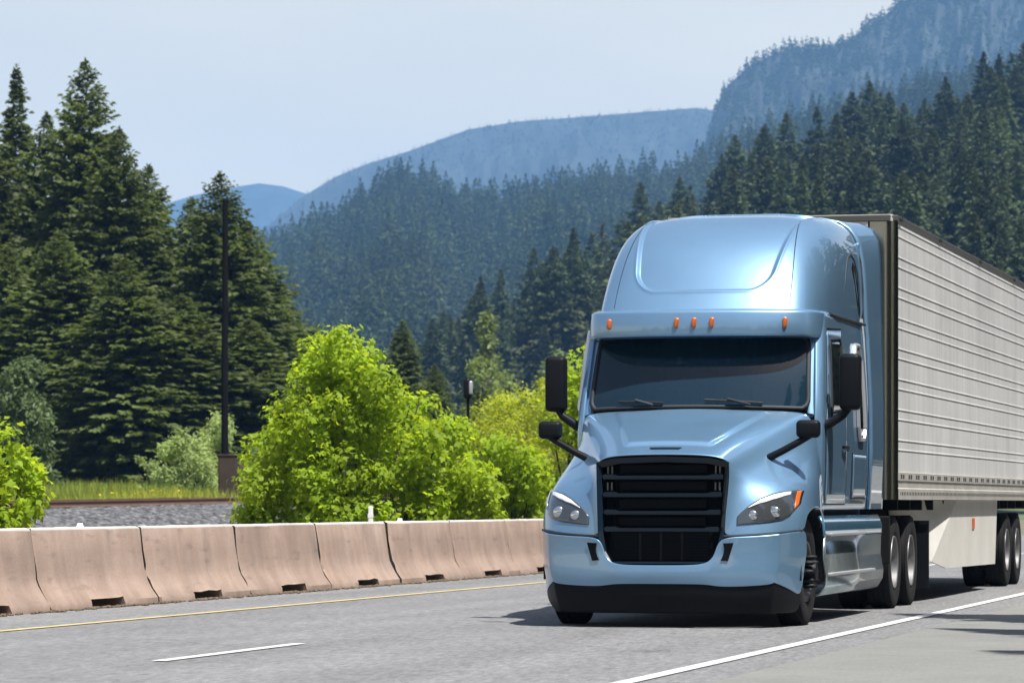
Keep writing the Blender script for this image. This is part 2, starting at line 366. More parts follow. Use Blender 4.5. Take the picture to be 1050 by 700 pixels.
M['poplar'] = leaf_mat('poplar_leaf', (0.145, 0.19, 0.055), (0.24, 0.30, 0.06), 0.4, 0.5, 0.3, 0.4, spec=0.3)
M['grass'] = leaf_mat('grass_blade', (0.20, 0.27, 0.05), (0.36, 0.46, 0.06), 0.4, 0.6, 0.4, 0.25, spec=0.2, hue=(1.4, 1.1, 0.8))
M['flower'] = mat('yellow_petals', (0.62, 0.42, 0.015), 0.6)
M['nose_steel'] = mat('nose_steel', (0.34, 0.35, 0.33), 0.24, 1.0, var=[(1.2, 0.15, 3)])
M['chrome_dull'] = mat('brushed_steel', (0.50, 0.50, 0.48), 0.25, 0.95, var=[(2.0, 0.2, 4)])
M['chassis_brown'] = mat('dull_bronze_rail', (0.11, 0.11, 0.105), 0.45, 0.6)
M['reflector'] = mat('red_reflector', (0.55, 0.10, 0.04), 0.35)
M['fin'] = mat('dull_fin', (0.16, 0.16, 0.15), 0.5, 0.5)
M['dirt'] = mat('dry_dirt', (0.085, 0.062, 0.040), 0.95, var=[(20, 0.4, 3)])
M['blue_gloss'] = mat('blue_gloss_skirt', (0.10, 0.24, 0.38), 0.16, 0.5, 1.0)
M['skirt_silver'] = mat('skirt_silver', (0.40, 0.47, 0.50), 0.24, 0.85, 0.5, var=[(1.3, 0.2, 4)])

# ------------------------------------------------------------------ setting: ground, road, hills
def sheet(name, x0, x1, y0, y1, z, m, kind='structure'):
    o = np_obj(name, [(x0, y0, z), (x1, y0, z), (x1, y1, z), (x0, y1, z)], [(0, 1, 2, 3)], m)
    return tag(o, kind=kind)

tag(sheet('ground', -5200, 1700, -300, 10300, -0.10, M['meadow']), 'rough green valley ground reaching to the foot of the hills')
tag(sheet('verge', -27, 30, -60, 400, -0.06, M['soil']), 'brown earthy verge along both sides of the highway')
tag(sheet('road', -14.95, -2.3, -60, 420, 0.0, M['asphalt']), 'pale grey worn asphalt highway lanes')
tag(sheet('shoulder', -5.0 + 0.45, -1.0, -60, 420, 0.004, M['shoulder']), 'smooth grey road shoulder beyond the white edge line')
def line(name, x, w, y0, y1, m, label):
    o = sheet(name, x - w / 2, x + w / 2, y0, y1, 0.008, m); o['label'] = label
line('edge_line', -5.08, 0.13, -60, 420, M['line_white'], 'white painted edge line to the right of the truck')
line('edge_line', -12.6, 0.12, -60, 420, M['line_yellow'], 'yellow painted edge line beside the concrete barrier')
for k in range(-1, 12):
    line('lane_dash', -9.09, 0.12, 25.79 + 14.0 * k, 29.28 + 14.0 * k, M['line_white'], 'white painted lane dash')

def interp(prof, x): return np.interp(x, [p[0] for p in prof], [p[1] for p in prof])

def hill(name, prof, Db, Dr, tree_h, m, label, pa, pb, nu=420, nv=40, zb=0.0, curve=1.0, rough=0.02, seed=1, Dslope=None):
    """a hillside: the skyline profile is a real ridge Dr metres away, falling to its foot at Db and away behind.
    Returns surface(u, v) -> points (u along the ridge, v 0 at the foot .. 1 on the ridge)"""
    rs = np.random.RandomState(seed); ph = rs.rand(8) * 6.28
    def surf(u, v):
        px = pa + (pb - pa) * u
        yy = interp(prof, px)
        dr = Dr if Dslope is None else Dr + Dslope * (u - 0.5)
        zr = CAM_H + (515 - yy) / FPX * dr - tree_h
        vv = np.minimum(v, 1.0)
        D = Db + (dr - Db) * v
        z = zb + (zr - zb) * vv ** curve
        wob = (np.sin(u * 23 + ph[0] + v * 5) + np.sin(u * 51 + ph[1] - v * 9) * 0.6 + np.sin(u * 97 + v * 31 + ph[2]) * 0.35 + np.sin(v * 25 + u * 13 + ph[3]) * 0.5 + np.sin(u * 173 + v * 17 + ph[4]) * 0.25 + np.sin(u * 261 - v * 33 + ph[5]) * 0.16)
        z = z + rough * (zr - zb) * wob * np.sin(np.clip(vv, 0, 1) * math.pi)
        z = np.where(v > 1, zr - (v - 1) * np.abs(zr) * 2.5, z)
        xc = (px - 525) / FPX * D
        return np.stack([-D * SN + xc * CS, D * CS + xc * SN, z], -1)
    u, v = np.meshgrid(np.linspace(0, 1, nu), np.concatenate([np.linspace(0, 1, nv - 8), np.linspace(1.04, 1.35, 8)]))
    P = surf(u.ravel(), v.ravel())
    idx = np.arange(nu * nv).reshape(nv, nu)
    F_ = np.stack([idx[:-1, :-1], idx[:-1, 1:], idx[1:, 1:], idx[1:, :-1]], -1).reshape(-1, 4)
    o = np_obj(name, P, F_, m, sm=True); tag(o, label, kind='structure')
    return surf

PR_NEAR = [(380, 430), (480, 345), (540, 300), (600, 262), (650, 222), (700, 195), (750, 168), (800, 150), (850, 130), (900, 112), (950, 97), (1000, 84), (1050, 66), (1120, 40)]
PR_MID = [(200, 262), (255, 238), (300, 226), (330, 215), (365, 190), (400, 166), (428, 162), (455, 178), (480, 190), (520, 186), (560, 177), (600, 170), (650, 162), (700, 160), (740, 140), (780, 118), (820, 104), (860, 94), (900, 82), (950, 74), (1000, 62), (1050, 50), (1120, 30)]
PR_BLUE = [(150, 262), (240, 240), (275, 226), (310, 196), (345, 175), (380, 161), (420, 149), (450, 138), (480, 127), (530, 119), (600, 114), (660, 109), (715, 105), (760, 112), (800, 130)]
PR_CLIFF = [(640, 215), (700, 176), (724, 140), (733, 104), (741, 82), (757, 66), (775, 54), (795, 44), (812, 37), (832, 38), (852, 39), (870, 30), (888, 16), (905, 6), (925, -10), (960, -26), (1000, -42), (1060, -66), (1130, -80)]
PR_FAR = [(150, 215), (200, 200), (245, 191), (266, 188), (290, 191), (312, 198), (340, 207), (400, 220)]
s_near = hill('hillside', PR_NEAR, 400, 800, 22, M['slope'], 'dark fir covered hillside behind the truck and trailer', 330, 1120, zb=0.5, rough=0.012, seed=3)
s_mid = hill('hillside', PR_MID, 950, 2500, 27, M['slope'], 'blue green wooded slope rising in the middle distance', 180, 1120, zb=2, rough=0.035, seed=5, curve=1.15)
s_blue = hill('mountain', PR_BLUE, 4300, 6500, 10, M['rock'], 'hazy blue ridge on the skyline left of the cliff', 120, 800, zb=40, rough=0.06, seed=7)
s_cliff = hill('mountain', PR_CLIFF, 3200, 4500, 14, M['rock'], 'steep blue mountain with a cliff shoulder at the upper right', 640, 1140, nu=500, nv=50, zb=60, rough=0.065, seed=9)
s_far = hill('mountain', PR_FAR, 8000, 9400, 0, M['rock'], 'palest farthest hill on the horizon above the valley', 120, 420, zb=20, rough=0.02, seed=11)

# ------------------------------------------------------------------ haze: one closed box of even air
bm = bmesh.new(); add_box(bm, -5100, 1600, -200, 10200, -1.1, 980)
hz = bm_obj('haze', bm, None); tag(hz, kind='stuff')
hm = bpy.data.materials.new('valley_haze'); hm.use_nodes = True; hn = hm.node_tree.nodes; hn.clear()
ho = hn.new('ShaderNodeOutputMaterial'); pv = hn.new('ShaderNodeVolumePrincipled')
pv.inputs['Color'].default_value = (0.23, 0.50, 0.94, 1); pv.inputs['Density'].default_value = 0.000112; pv.inputs['Anisotropy'].default_value = 0.0
hm.node_tree.links.new(pv.outputs[0], ho.inputs['Volume']); hz.data.materials.append(hm)

# ------------------------------------------------------------------ the tractor (truck axes: x across, y back from the bumper, z up)
truck = empty('semi_truck', (-7.0, 33.75, 0), 'light blue sleeper cab semi truck driving towards the viewer', 'truck')

def dense(name, rows, m, parent, sub=4, crease_cols=(), crease_rows=(), crease=0.8, disp=None, mirror=True, both=False):
    """smooth body panel: control rows (None = no point) -> mirrored, subdivided, then displaced by disp(co, normal)"""
    bm = bmesh.new(); cl = bm.edges.layers.float.new('crease_edge')
    V = [[None if p is None else bm.verts.new(p) for p in r] for r in rows]
    for i in range(len(V) - 1):
        for j in range(len(V[0]) - 1):
            q = (V[i][j], V[i][j + 1], V[i + 1][j + 1], V[i + 1][j])
            if all(q): bm.faces.new(q)
    for i in range(len(V)):
        for j in range(len(V[0])):
            if V[i][j] is None: continue
            if j in crease_cols and i + 1 < len(V) and V[i + 1][j]:
                e = bm.edges.get((V[i][j], V[i + 1][j]))
                if e: e[cl] = crease
            if i in crease_rows and j + 1 < len(V[0]) and V[i][j + 1]:
                e = bm.edges.get((V[i][j], V[i][j + 1]))
                if e: e[cl] = crease
    if mirror:
        mirror_bm(bm)
        cv = [v for v in bm.verts if abs(v.co.x) < 1e-5]
        if both is False: bmesh.ops.remove_doubles(bm, verts=cv, dist=1e-5)
    bmesh.ops.recalc_face_normals(bm, faces=bm.faces)
    me = bpy.data.meshes.new(name); bm.to_mesh(me); bm.free()
    o = bpy.data.objects.new(name, me); COL.objects.link(o)
    md = o.modifiers.new('s', 'SUBSURF'); md.levels = sub; md.render_levels = sub
    dg = bpy.context.evaluated_depsgraph_get()
    m2 = bpy.data.meshes.new_from_object(o.evaluated_get(dg))
    o.modifiers.clear(); o.data = m2; bpy.data.meshes.remove(me)
    if disp:
        nrm = [v.normal.copy() for v in m2.vertices]
        for v, n in zip(m2.vertices, nrm):
            c = Vector((0, 2.2, 1.2)); out = v.co - c
            if n.dot(out) < 0: n = -n
            d = disp(v.co, n)
            if d: v.co += n * d
    m2.update(); smooth(m2)
    m2.materials.clear(); m2.materials.append(m)
    if parent is not None: o.parent = parent
    return o

def bvh_of(*objs):
    vs, fs = [], []
    for o in objs:
        k = len(vs); vs += [v.co.copy() for v in o.data.vertices]; fs += [[i + k for i in p.vertices] for p in o.data.polygons]
    return BVHTree.FromPolygons(vs, fs)

def sstep(a, b, x):
    t = min(1, max(0, (x - a) / (b - a))); return t * t * (3 - 2 * t)

# --- hood with its fenders
F0 = [None, None, None, (.585, .17, .850), (.67, .20, .855), (.85, .25, .865), (1.03, .33, .880), (1.14, .44, .895), (1.22, .58, .905), (1.265, .72, .91)]
F1 = [None, None, None, (.615, .20, 1.12), (.68, .24, 1.12), (.85, .30, 1.12), (1.03, .39, 1.12), (1.15, .51, 1.12), (1.235, .64, 1.10), (1.275, .765, 1.03)]
S0 = [(0, .19, 1.625), (.35, .20, 1.62), (.575, .23, 1.595), (.645, .27, 1.53), (.70, .33, 1.40), (.85, .40, 1.325), (1.03, .50, 1.295), (1.16, .62, 1.235), (1.245, .76, 1.18), (1.285, .86, 1.085)]
S1 = [(0, .45, 1.705), (.35, .45, 1.70), (.60, .47, 1.67), (.69, .50, 1.60), (.755, .53, 1.475), (.88, .60, 1.43), (1.05, .70, 1.40), (1.18, .82, 1.335), (1.26, .95, 1.255), (1.295, 1.02, 1.115)]
S2 = [(0, .90, 1.84), (.36, .90, 1.835), (.69, .90, 1.81), (.81, .92, 1.745), (.875, .94, 1.615), (.955, .98, 1.545), (1.08, 1.04, 1.50), (1.195, 1.12, 1.42), (1.27, 1.20, 1.33), (1.30, 1.22, 1.135)]
S3 = [(0, 1.35, 1.975), (.37, 1.35, 1.97), (.82, 1.35, 1.95), (.95, 1.36, 1.90), (1.02, 1.38, 1.80), (1.06, 1.42, 1.70), (1.13, 1.46, 1.63), (1.205, 1.50, 1.53), (1.27, 1.53, 1.41), (1.295, 1.56, 1.085)]
S4 = [(0, 1.68, 2.075), (.38, 1.70, 2.07), (.95, 1.80, 2.055), (1.09, 1.86, 2.03), (1.15, 1.90, 1.95), (1.17, 1.91, 1.85), (1.185, 1.92, 1.75), (1.205, 1.93, 1.61), (1.235, 1.95, 1.42), (1.25, 1.97, .93)]
def hood_disp(co, n):
    if n.z < 0.5 or abs(co.x) > 0.9: return 0
    # raised centre panel, widening towards the windscreen
    w = 0.40 + (co.y - .5) * 0.30
    e = min(w - abs(co.x), co.y - 0.50, 1.66 - co.y)
    d = 0.022 * sstep(-0.03, 0.03, e)
    return d
hood = dense('hood', [F0, F1, S0, S1, S2, S3, S4], M['blue'], truck, sub=4, crease_cols=(3,), crease=0.25, disp=hood_disp)
md = hood.modifiers.new('thick', 'SOLIDIFY'); md.thickness = 0.012
HB = bvh_of(hood)
def cast_front(x, z, off):
    h = HB.ray_cast(Vector((x, -2, z)), Vector((0, 1, 0)))
    if h[0] is None: return None
    n = h[1] if h[1].y < 0 else -h[1]
    return h[0] + n * off
def cast_top(x, y, off):
    h = HB.ray_cast(Vector((x, y, 4)), Vector((0, 0, -1)))
    n = h[1] if h[1].z > 0 else -h[1]
    return h[0] + n * off

# slot emblem on the nose
bm = bmesh.new()
r0 = [cast_top(-.135 + .27 * k / 10, .33, .006) for k in range(11)]; r1 = [cast_top(-.155 + .31 * k / 10, .385, .006) for k in range(11)]
va = [bm.verts.new(p) for p in r0]; vb = [bm.verts.new(p) for p in r1]
for k in range(10): bm.faces.new((va[k], va[k + 1], vb[k + 1], vb[k]))
o = bm_obj('nose_slot', bm, M['blue_plastic'], hood); md = o.modifiers.new('t', 'SOLIDIFY'); md.thickness = 0.008

# --- bumper
def brow(zs, inset=0.0, mid=None):
    P = []
    for i, (x, y) in enumerate([(0, .02), (.30, .03), (.46, .055), (.56, .085), (.80, .135), (1.02, .21), (1.105, .265), (1.185, .42), (1.245, .60), (1.28, .74)]):
        z = zs[i]; P.append(None if z is None else (x, y + inset, z))
    return P
bt = brow([None, None, None, .845, .85, .865, .875, .89, .90, .905])
b1 = brow([.585, .585, .60, .70, .70, .70, .70, .70, .70, .70], 0.0); 
b1[2] = (.47, .055, .60); b1[3] = (.53, .085, .70)
b2 = brow([.50, .50, .50, .50, .50, .50, .50, .52, .55, .58], 0.0)
b3 = brow([.412, .412, .408, .385, .39, .405, .425, .38, .325, .285], 0.02)
for r, k in ((b1, .012), (b2, -.005), (b3, .0)):
    for j in range(10):
        if r[j]: r[j] = (r[j][0], r[j][1] + k, r[j][2])
for j in range(6, 10):     # the corner tucks in towards the ground
    b3[j] = (b3[j][0] - .05, b3[j][1] - .03, b3[j][2]); b2[j] = (b2[j][0] - .02, b2[j][1] - .01, b2[j][2])
bumper = dense('bumper', [bt, b1, b2, b3], M['blue'], truck, sub=4, crease_cols=(6,), crease_rows=(0, 3), crease=0.97)
md = bumper.modifiers.new('thick', 'SOLIDIFY'); md.thickness = 0.012
k0 = [(x, y + .012, z) for x, y, z in b3]
k1 = [(p[0] * .985, p[1] + .02, p[2] * .55 + .06) for p in b3]
k2 = [(p[0] * .95, p[1] + .10, .135) for p in b3]
low = dense('lower_bumper', [k0, k1, k2], M['black'], truck, sub=3, crease_cols=(6,), crease_rows=(0, 2), crease=0.7)
md = low.modifiers.new('thick', 'SOLIDIFY'); md.thickness = 0.012
BB = bvh_of(bumper)
def cast_b(x, z, off):
    h = BB.ray_cast(Vector((x, -2, z)), Vector((0, 1, 0)))
    if h[0] is None: return Vector((x, .1, z))
    n = h[1] if h[1].y < 0 else -h[1]
    return h[0] + n * off
for s in (-1, 1):
    bm = bmesh.new()
    q = [(.600, .79), (.695, .795), (.645, .625), (.575, .63)]
    g = [[None] * 5 for _ in range(7)]
    for i in range(7):
        for j in range(5):
            v = i / 6; u = j / 4
            xa = q[0][0] + (q[3][0] - q[0][0]) * v + .02 * math.sin(v * 3.1); xb = q[1][0] + (q[2][0] - q[1][0]) * v
            za = q[0][1] + (q[3][1] - q[0][1]) * v; zb = q[1][1] + (q[2][1] - q[1][1]) * v
            g[i][j] = bm.verts.new(cast_b(s * (xa + (xb - xa) * u), za + (zb - za) * u, .006))
    for i in range(6):
        for j in range(4): bm.faces.new((g[i][j], g[i][j + 1], g[i + 1][j + 1], g[i + 1][j]))
    o = bm_obj('bumper_vent', bm, M['mesh'], bumper); md = o.modifiers.new('t', 'SOLIDIFY'); md.thickness = 0.006
# dark joint between hood and bumper
for s in (-1, 1):
    bm = bmesh.new()
    add_tube(bm, [(s * x, y + .02, z + .004) for x, y, z in [(.60, .12, .85), (.80, .165, .858), (1.02, .24, .872), (1.12, .31, .885), (1.19, .45, .898), (1.25, .62, .905)]], .012, 6)
    bm_obj('bumper_joint', bm, M['seam'], truck, sm=60)

# --- grille: recessed black opening with four bars
gr_out = [(-.635, .225, 1.545), (-.45, .205, 1.585), (0, .19, 1.60), (.45, .205, 1.585), (.635, .225, 1.545), (.605, .16, .90), (.57, .115, .70), (.50, .085, .60), (-.50, .085, .60), (-.57, .115, .70), (-.605, .16, .90)]
bm = bmesh.new()
inner = [(x * .925, y + .035, 1.05 + (z - 1.05) * (.905 if z > 1.05 else .965)) for x, y, z in gr_out]
back = [(x, y + .13, z) for x, y, z in inner]
A = [bm.verts.new(p) for p in gr_out]; B = [bm.verts.new(p) for p in inner]; C_ = [bm.verts.new(p) for p in back]
n = len(A)
for i in range(n):
    j = (i + 1) % n
    bm.faces.new((A[i], A[j], B[j], B[i])); bm.faces.new((B[i], B[j], C_[j], C_[i]))
bm.faces.new(C_)
grille = bm_obj('grille', bm, M['blue_plastic'], truck)
grille.data.materials.append(M['mesh'])
for p in grille.data.polygons:
    if p.center.y > .24 or abs(p.normal.y) < .3: p.material_index = 1
def gy(z): return .10 + (z - .6) * .115        # the grille leans back
for z, hw in ((1.405, .575), (1.24, .565), (1.075, .555), (.915, .545)):
    bm = bmesh.new()
    # bar: slim in the middle, stepping up into a deep boss at each end
    top = [(-hw, .028), (-hw + .11, .028), (-hw + .14, .008), (hw - .14, .008), (hw - .11, .028), (hw, .028)]
    poly = [(x, gy(z) + .035, z + t) for x, t in top] + [(x, gy(z) + .035, z - .020) for x in (hw, -hw)]
    add_prism(bm, poly, (0, .06, 0))
    es = [e for e in bm.edges]
    bmesh.ops.bevel(bm, geom=es, offset=.007, segments=2, affect='EDGES')
    bm_obj('grille_bar', bm, M['blue_plastic'], grille, sm=40)
bm = bmesh.new()                                # black plates between the bars and uprights of the lower screen
for z in (1.485, 1.325, 1.16, .995):
    add_box(bm, -.42, .42, gy(z) + .075, gy(z) + .11, z - .05, z + .045, .012, 2)
for x in (-.2, .0, .2): add_box(bm, x - .012, x + .012, .145, .165, .63, .88, .004, 1)
for k in range(9): add_box(bm, -.45, .45, .15, .16, .645 + k * .028, .652 + k * .028)
bm_obj('grille_mesh', bm, M['mesh'], grille)
for s in (-1, 1):
    for z in (1.475, 1.32):
        for k in range(2):
            bm = bmesh.new(); add_box(bm, s * (.495 + k * .04) - .008, s * (.495 + k * .04) + .008, gy(z) + .09, gy(z) + .12, z - .038, z + .038, .003, 1)
            bm_obj('grille_fin', bm, M['fin'], grille)

# --- headlights, shaped to the fender
def hl_top(x):  return float(np.interp(x, [.665, .72, .80, .90, 1.0, 1.10, 1.19, 1.225], [.975, 1.055, 1.135, 1.205, 1.25, 1.275, 1.285, 1.28]))
def hl_bot(x):  return float(np.interp(x, [.665, .80, 1.00, 1.10, 1.15, 1.19, 1.225], [.955, .965, .985, 1.005, 1.04, 1.10, 1.16]))
def patch(name, s, x0, x1, ft, fb, off, m, parent, nx=28, nz=10, th=0.006):
    bm = bmesh.new(); G = []
    for i in range(nx + 1):
        x = x0 + (x1 - x0) * i / nx; row = []
        for j in range(nz + 1):
            z = fb(x) + (ft(x) - fb(x)) * j / nz
            p = cast_front(s * x, z, off)
            row.append(bm.verts.new(p if p else Vector((s * x, .7, z))))
        G.append(row)
    for i in range(nx):
        for j in range(nz): bm.faces.new((G[i][j], G[i + 1][j], G[i + 1][j + 1], G[i][j + 1]))
    o = bm_obj(name, bm, m, parent, sm=50)
    md = o.modifiers.new('t', 'SOLIDIFY'); md.thickness = th
    return o
for s in (-1, 1):
    hl = patch('headlight', s, .705, 1.225, hl_top, hl_bot, .008, M['lamp_dark'], truck, th=.02)
    if s > 0:
        pass
    patch('daytime_strip', s, .80, 1.14, lambda x: hl_top(x) - .014, lambda x: hl_top(x) - .014 - .046 * sstep(.75, .98, x) * (1 - .35 * sstep(1.02, 1.14, x)), .016, M['lamp_white'], hl, nz=5)
    patch('marker_lamp', s, 1.180, 1.208, lambda x: hl_top(x) - .012, lambda x: hl_bot(x) + .015, .017, M['amber'] if s > 0 else M['lamp_lens'], hl, nx=8)
    for cx, cz, rr in ((.845, 1.045, .050), (1.03, 1.075, .058)):
        c = cast_front(s * cx, cz, .004)
        bm = bmesh.new(); bmesh.ops.create_uvsphere(bm, u_segments=20, v_segments=12, radius=rr)
        bmesh.ops.scale(bm, vec=(1, .45, 1), verts=bm.verts); bmesh.ops.translate(bm, vec=c, verts=bm.verts)
        bm_obj('reflector', bm, M['lamp_lens'], hl, sm=180)

# --- cab and sleeper
side_z = [(1.10, 1.195), (1.35, 1.215), (1.70, 1.225), (2.05, 1.225), (2.45, 1.20), (2.80, 1.175), (3.05, 1.155)]
ys = [None, 2.55, 3.2, 3.9, 4.6, 5.02]
def front_y(z): return float(np.interp(z, [1.1, 1.9, 2.07, 2.8, 3.05], [1.97, 1.95, 1.99, 2.30, 2.42]))
rows = []
for z, x in side_z:
    fy = front_y(z)
    rows.append([(x - .075, fy - .012, z), (x - .02, fy + .02, z), (x, fy + .09, z)] + [(x + .008 * math.sin((y - 2.2) * .9), y, z) for y in ys[1:]] + [(x - .06, 5.06, z)])
cabs = []
for s in (-1, 1):
    cs1 = dense('cab_side', [[(s * q[0], q[1], q[2]) for q in r] for r in rows], M['blue'], truck, sub=2, crease_cols=(0,), mirror=False)
    md = cs1.modifiers.new('thick', 'SOLIDIFY'); md.thickness = 0.03; md.offset = 0; cabs.append(cs1)
bm = bmesh.new(); add_box(bm, -1.13, 1.13, 5.0, 5.05, 1.0, 3.9, .02); bm_obj('rear_wall', bm, M['blue'], truck)
bm = bmesh.new(); add_box(bm, -1.10, 1.10, 1.95, 5.0, 1.04, 1.10); add_box(bm, -1.08, 1.08, 1.93, 1.97, 1.1, 1.95)
bm_obj('cab_floor', bm, M['interior'], truck)
# cowl below the windscreen
cw = [[(0, 1.66, 2.06), (.5, 1.70, 2.055), (.90, 1.80, 2.04), (1.06, 1.90, 2.01), (1.13, 1.96, 1.99)], [(0, 1.80, 2.09), (.5, 1.83, 2.085), (.90, 1.95, 2.07), (1.06, 2.03, 2.045), (1.15, 2.02, 2.02)]]
dense('cowl', cw, M['black'], truck, sub=3)

def ws(u, v):
    """windscreen: u -1..1 across, v 0 bottom .. 1 top"""
    a = abs(u)
    yb = 1.745 + .245 * a ** 2.4; yt = 2.14 + .17 * a ** 2.4
    x = u * (1.085 + (1.045 - 1.085) * v)
    z = 2.085 - .02 * a ** 2 + (2.835 - 2.085) * v
    return Vector((x, yb + (yt - yb) * v - .03 * math.sin(math.pi * v), z))
def ws_patch(bm, u0, u1, v0, v1, nu, nv, off=0.0):
    G = []
    for i in range(nu + 1):
        row = []
        for j in range(nv + 1):
            p = ws(u0 + (u1 - u0) * i / nu, v0 + (v1 - v0) * j / nv); row.append(bm.verts.new(p + Vector((0, -.8, .5)) * off))
        G.append(row)
    for i in range(nu):
        for j in range(nv): bm.faces.new((G[i][j], G[i + 1][j], G[i + 1][j + 1], G[i][j + 1]))
bm = bmesh.new(); ws_patch(bm, -1, 1, 0, 1, 40, 14)
wind = bm_obj('windshield', bm, M['windshield'], truck, sm=180)
bm = bmesh.new()                                # rubber gasket
path = [ws(u, 0.02) for u in np.linspace(-.95, .95, 25)] + [ws(.985, .06), ws(1, .12)] + [ws(1, v) for v in np.linspace(.2, .85, 6)] + [ws(.985, .93), ws(.95, .97)]
path += [ws(u, .975) for u in np.linspace(.9, -.9, 21)] + [ws(-.95, .97), ws(-.985, .93)] + [ws(-1, v) for v in np.linspace(.85, .2, 6)] + [ws(-1, .12), ws(-.985, .06), ws(-.95, 0.02)]
add_tube(bm, path, .026, 6); bm_obj('gasket', bm, M['seam'], wind, sm=80)
bm = bmesh.new(); ws_patch(bm, -.205, -.155, .60, .70, 3, 3, -.01); bm_obj('toll_tag', bm, M['cloth'], wind)
for u0, u1 in ((-.28, -.72), (.62, .10)):
    bm = bmesh.new()
    add_tube(bm, [ws(u0 + (u1 - u0) * k / 8, .05 + .035 * k / 8) + Vector((0, -.03, .02)) for k in range(9)], .013, 6)
    add_tube(bm, [ws(u0 * .8 + u1 * .2, .01) + Vector((0, -.05, .03)), ws(u0 * .4 + u1 * .6, .075) + Vector((0, -.045, .035))], .016, 6)
    bm_obj('wiper', bm, M['seam'], wind, sm=60)
# A pillars between glass and door
for s in (-1, 1):
    bm = bmesh.new()
    P0 = [(s * 1.075, 1.985, 2.03), (s * 1.14, 1.985, 2.02), (s * 1.215, 2.06, 2.02), (s * 1.09, 2.12, 2.03)]
    P1 = [(s * 1.03, 2.30, 2.85), (s * 1.09, 2.30, 2.85), (s * 1.165, 2.38, 2.85), (s * 1.05, 2.42, 2.85)]
    a = [bm.verts.new(p) for p in P0]; b = [bm.verts.new(p) for p in P1]
    bm.faces.new(a); bm.faces.new(b)
    for i in range(4): bm.faces.new((a[i], a[(i + 1) % 4], b[(i + 1) % 4], b[i]))
    bmesh.ops.bevel(bm, geom=bm.edges[:], offset=.012, segments=2, affect='EDGES')
    bm_obj('pillar', bm, M['blue'], truck, sm=50)
# sun visor above the glass
vx = [(0, 1.735), (.45, 1.76), (.80, 1.84), (1.00, 1.945), (1.10, 2.06), (1.155, 2.24), (1.175, 2.48), (1.18, 2.75)]
v0 = [(x * .985, y + .14, 2.775) for x, y in vx]; v1 = [(x, y + .005, 2.79) for x, y in vx]; v2 = [(x, y - .005, 2.90) for x, y in vx]
v3 = [(x * .995, y + .03, 3.035) for x, y in vx]; v4 = [(x * .97, y + .10, 3.065) for x, y in vx]; v5 = [(x * .9, y + .32, 3.07) for x, y in vx]
visor = dense('sun_visor', [v0, v1, v2, v3, v4, v5], M['blue'], truck, sub=3, crease_rows=(1, 3), crease=0.5)
md = visor.modifiers.new('t', 'SOLIDIFY'); md.thickness = .02
bm = bmesh.new(); add_box(bm, -1.02, 1.02, 2.2, 2.6, 2.83, 2.85); bm_obj('header', bm, M['interior'], truck)
VB = bvh_of(visor)
for x in (-.875, -.175, .0, .175, .875):
    h = VB.ray_cast(Vector((x, 0, 2.92)), Vector((0, 1, 0)))
    bm = bmesh.new(); add_box(bm, -.024, .024, -.022, .02, -.052, .052, .02, 3)
    bmesh.ops.rotate(bm, verts=bm.verts, cent=(0, 0, 0), matrix=Matrix.Rotation(R(7 if abs(x) < .8 and x < .8 else 4), 3, 'Y'))
    bmesh.ops.translate(bm, vec=h[0] + Vector((0, -.006, 0)), verts=bm.verts)
    bm_obj('marker_light', bm, M['amber'], visor, sm=50)

# --- roof fairing
RF = [
 [(0, 1.93, 3.06), (.5, 1.97, 3.06), (.86, 2.07, 3.06), (1.02, 2.19, 3.06), (1.10, 2.45, 3.055), (1.15, 3.0, 3.05), (1.165, 4.0, 3.05), (1.165, 5.03, 3.05)],
 [(0, 2.12, 3.32), (.5, 2.16, 3.32), (.86, 2.27, 3.32), (1.02, 2.42, 3.32), (1.10, 2.72, 3.32), (1.15, 3.15, 3.32), (1.165, 4.0, 3.32), (1.165, 5.03, 3.32)],
 [(0, 2.42, 3.68), (.48, 2.46, 3.68), (.84, 2.58, 3.67), (.99, 2.76, 3.66), (1.07, 3.05, 3.66), (1.12, 3.4, 3.66), (1.14, 4.1, 3.68), (1.145, 5.03, 3.70)],
 [(0, 2.82, 3.95), (.45, 2.86, 3.95), (.78, 2.98, 3.94), (.92, 3.15, 3.92), (1.00, 3.40, 3.92), (1.05, 3.70, 3.92), (1.075, 4.2, 3.95), (1.08, 5.03, 3.98)],
 [(0, 3.35, 4.115), (.40, 3.38, 4.115), (.66, 3.48, 4.11), (.77, 3.62, 4.10), (.84, 3.82, 4.09), (.88, 4.1, 4.09), (.91, 4.4, 4.11), (.92, 5.03, 4.13)],
 [(0, 4.15, 4.17), (.30, 4.16, 4.17), (.46, 4.20, 4.17), (.53, 4.26, 4.17), (.58, 4.36, 4.17), (.61, 4.5, 4.17), (.63, 4.7, 4.17), (.64, 5.03, 4.18)],
 [(0, 5.03, 4.18), (.08, 5.03, 4.18), (.14, 5.03, 4.18), (.20, 5.03, 4.18), (.26, 5.03, 4.18), (.32, 5.03, 4.18), (.38, 5.03, 4.18), (.45, 5.03, 4.18)]]
def roof_disp(co, n):
    if co.y > 4.3 or co.z < 3.2: return 0
    # sunk centre panel: flat bottom edge, rounded lower corners, sides flaring in towards the roof
    z0 = 3.26; w = .655 + .15 * (co.z - 3.26) / .88
    dx = w - abs(co.x); dz = (co.z - z0)
    rad = .20
    if dx < rad and dz < rad: e = rad - math.hypot(rad - dx, rad - dz)
    else: e = min(dx, dz)
    return -0.030 * sstep(-.022, .024, e) + 0.009 * math.exp(-((e + .012) / .022) ** 2)
roof = dense('roof_fairing', RF, M['blue'], truck, sub=6, crease_rows=(0,), crease=0.6, disp=roof_disp)
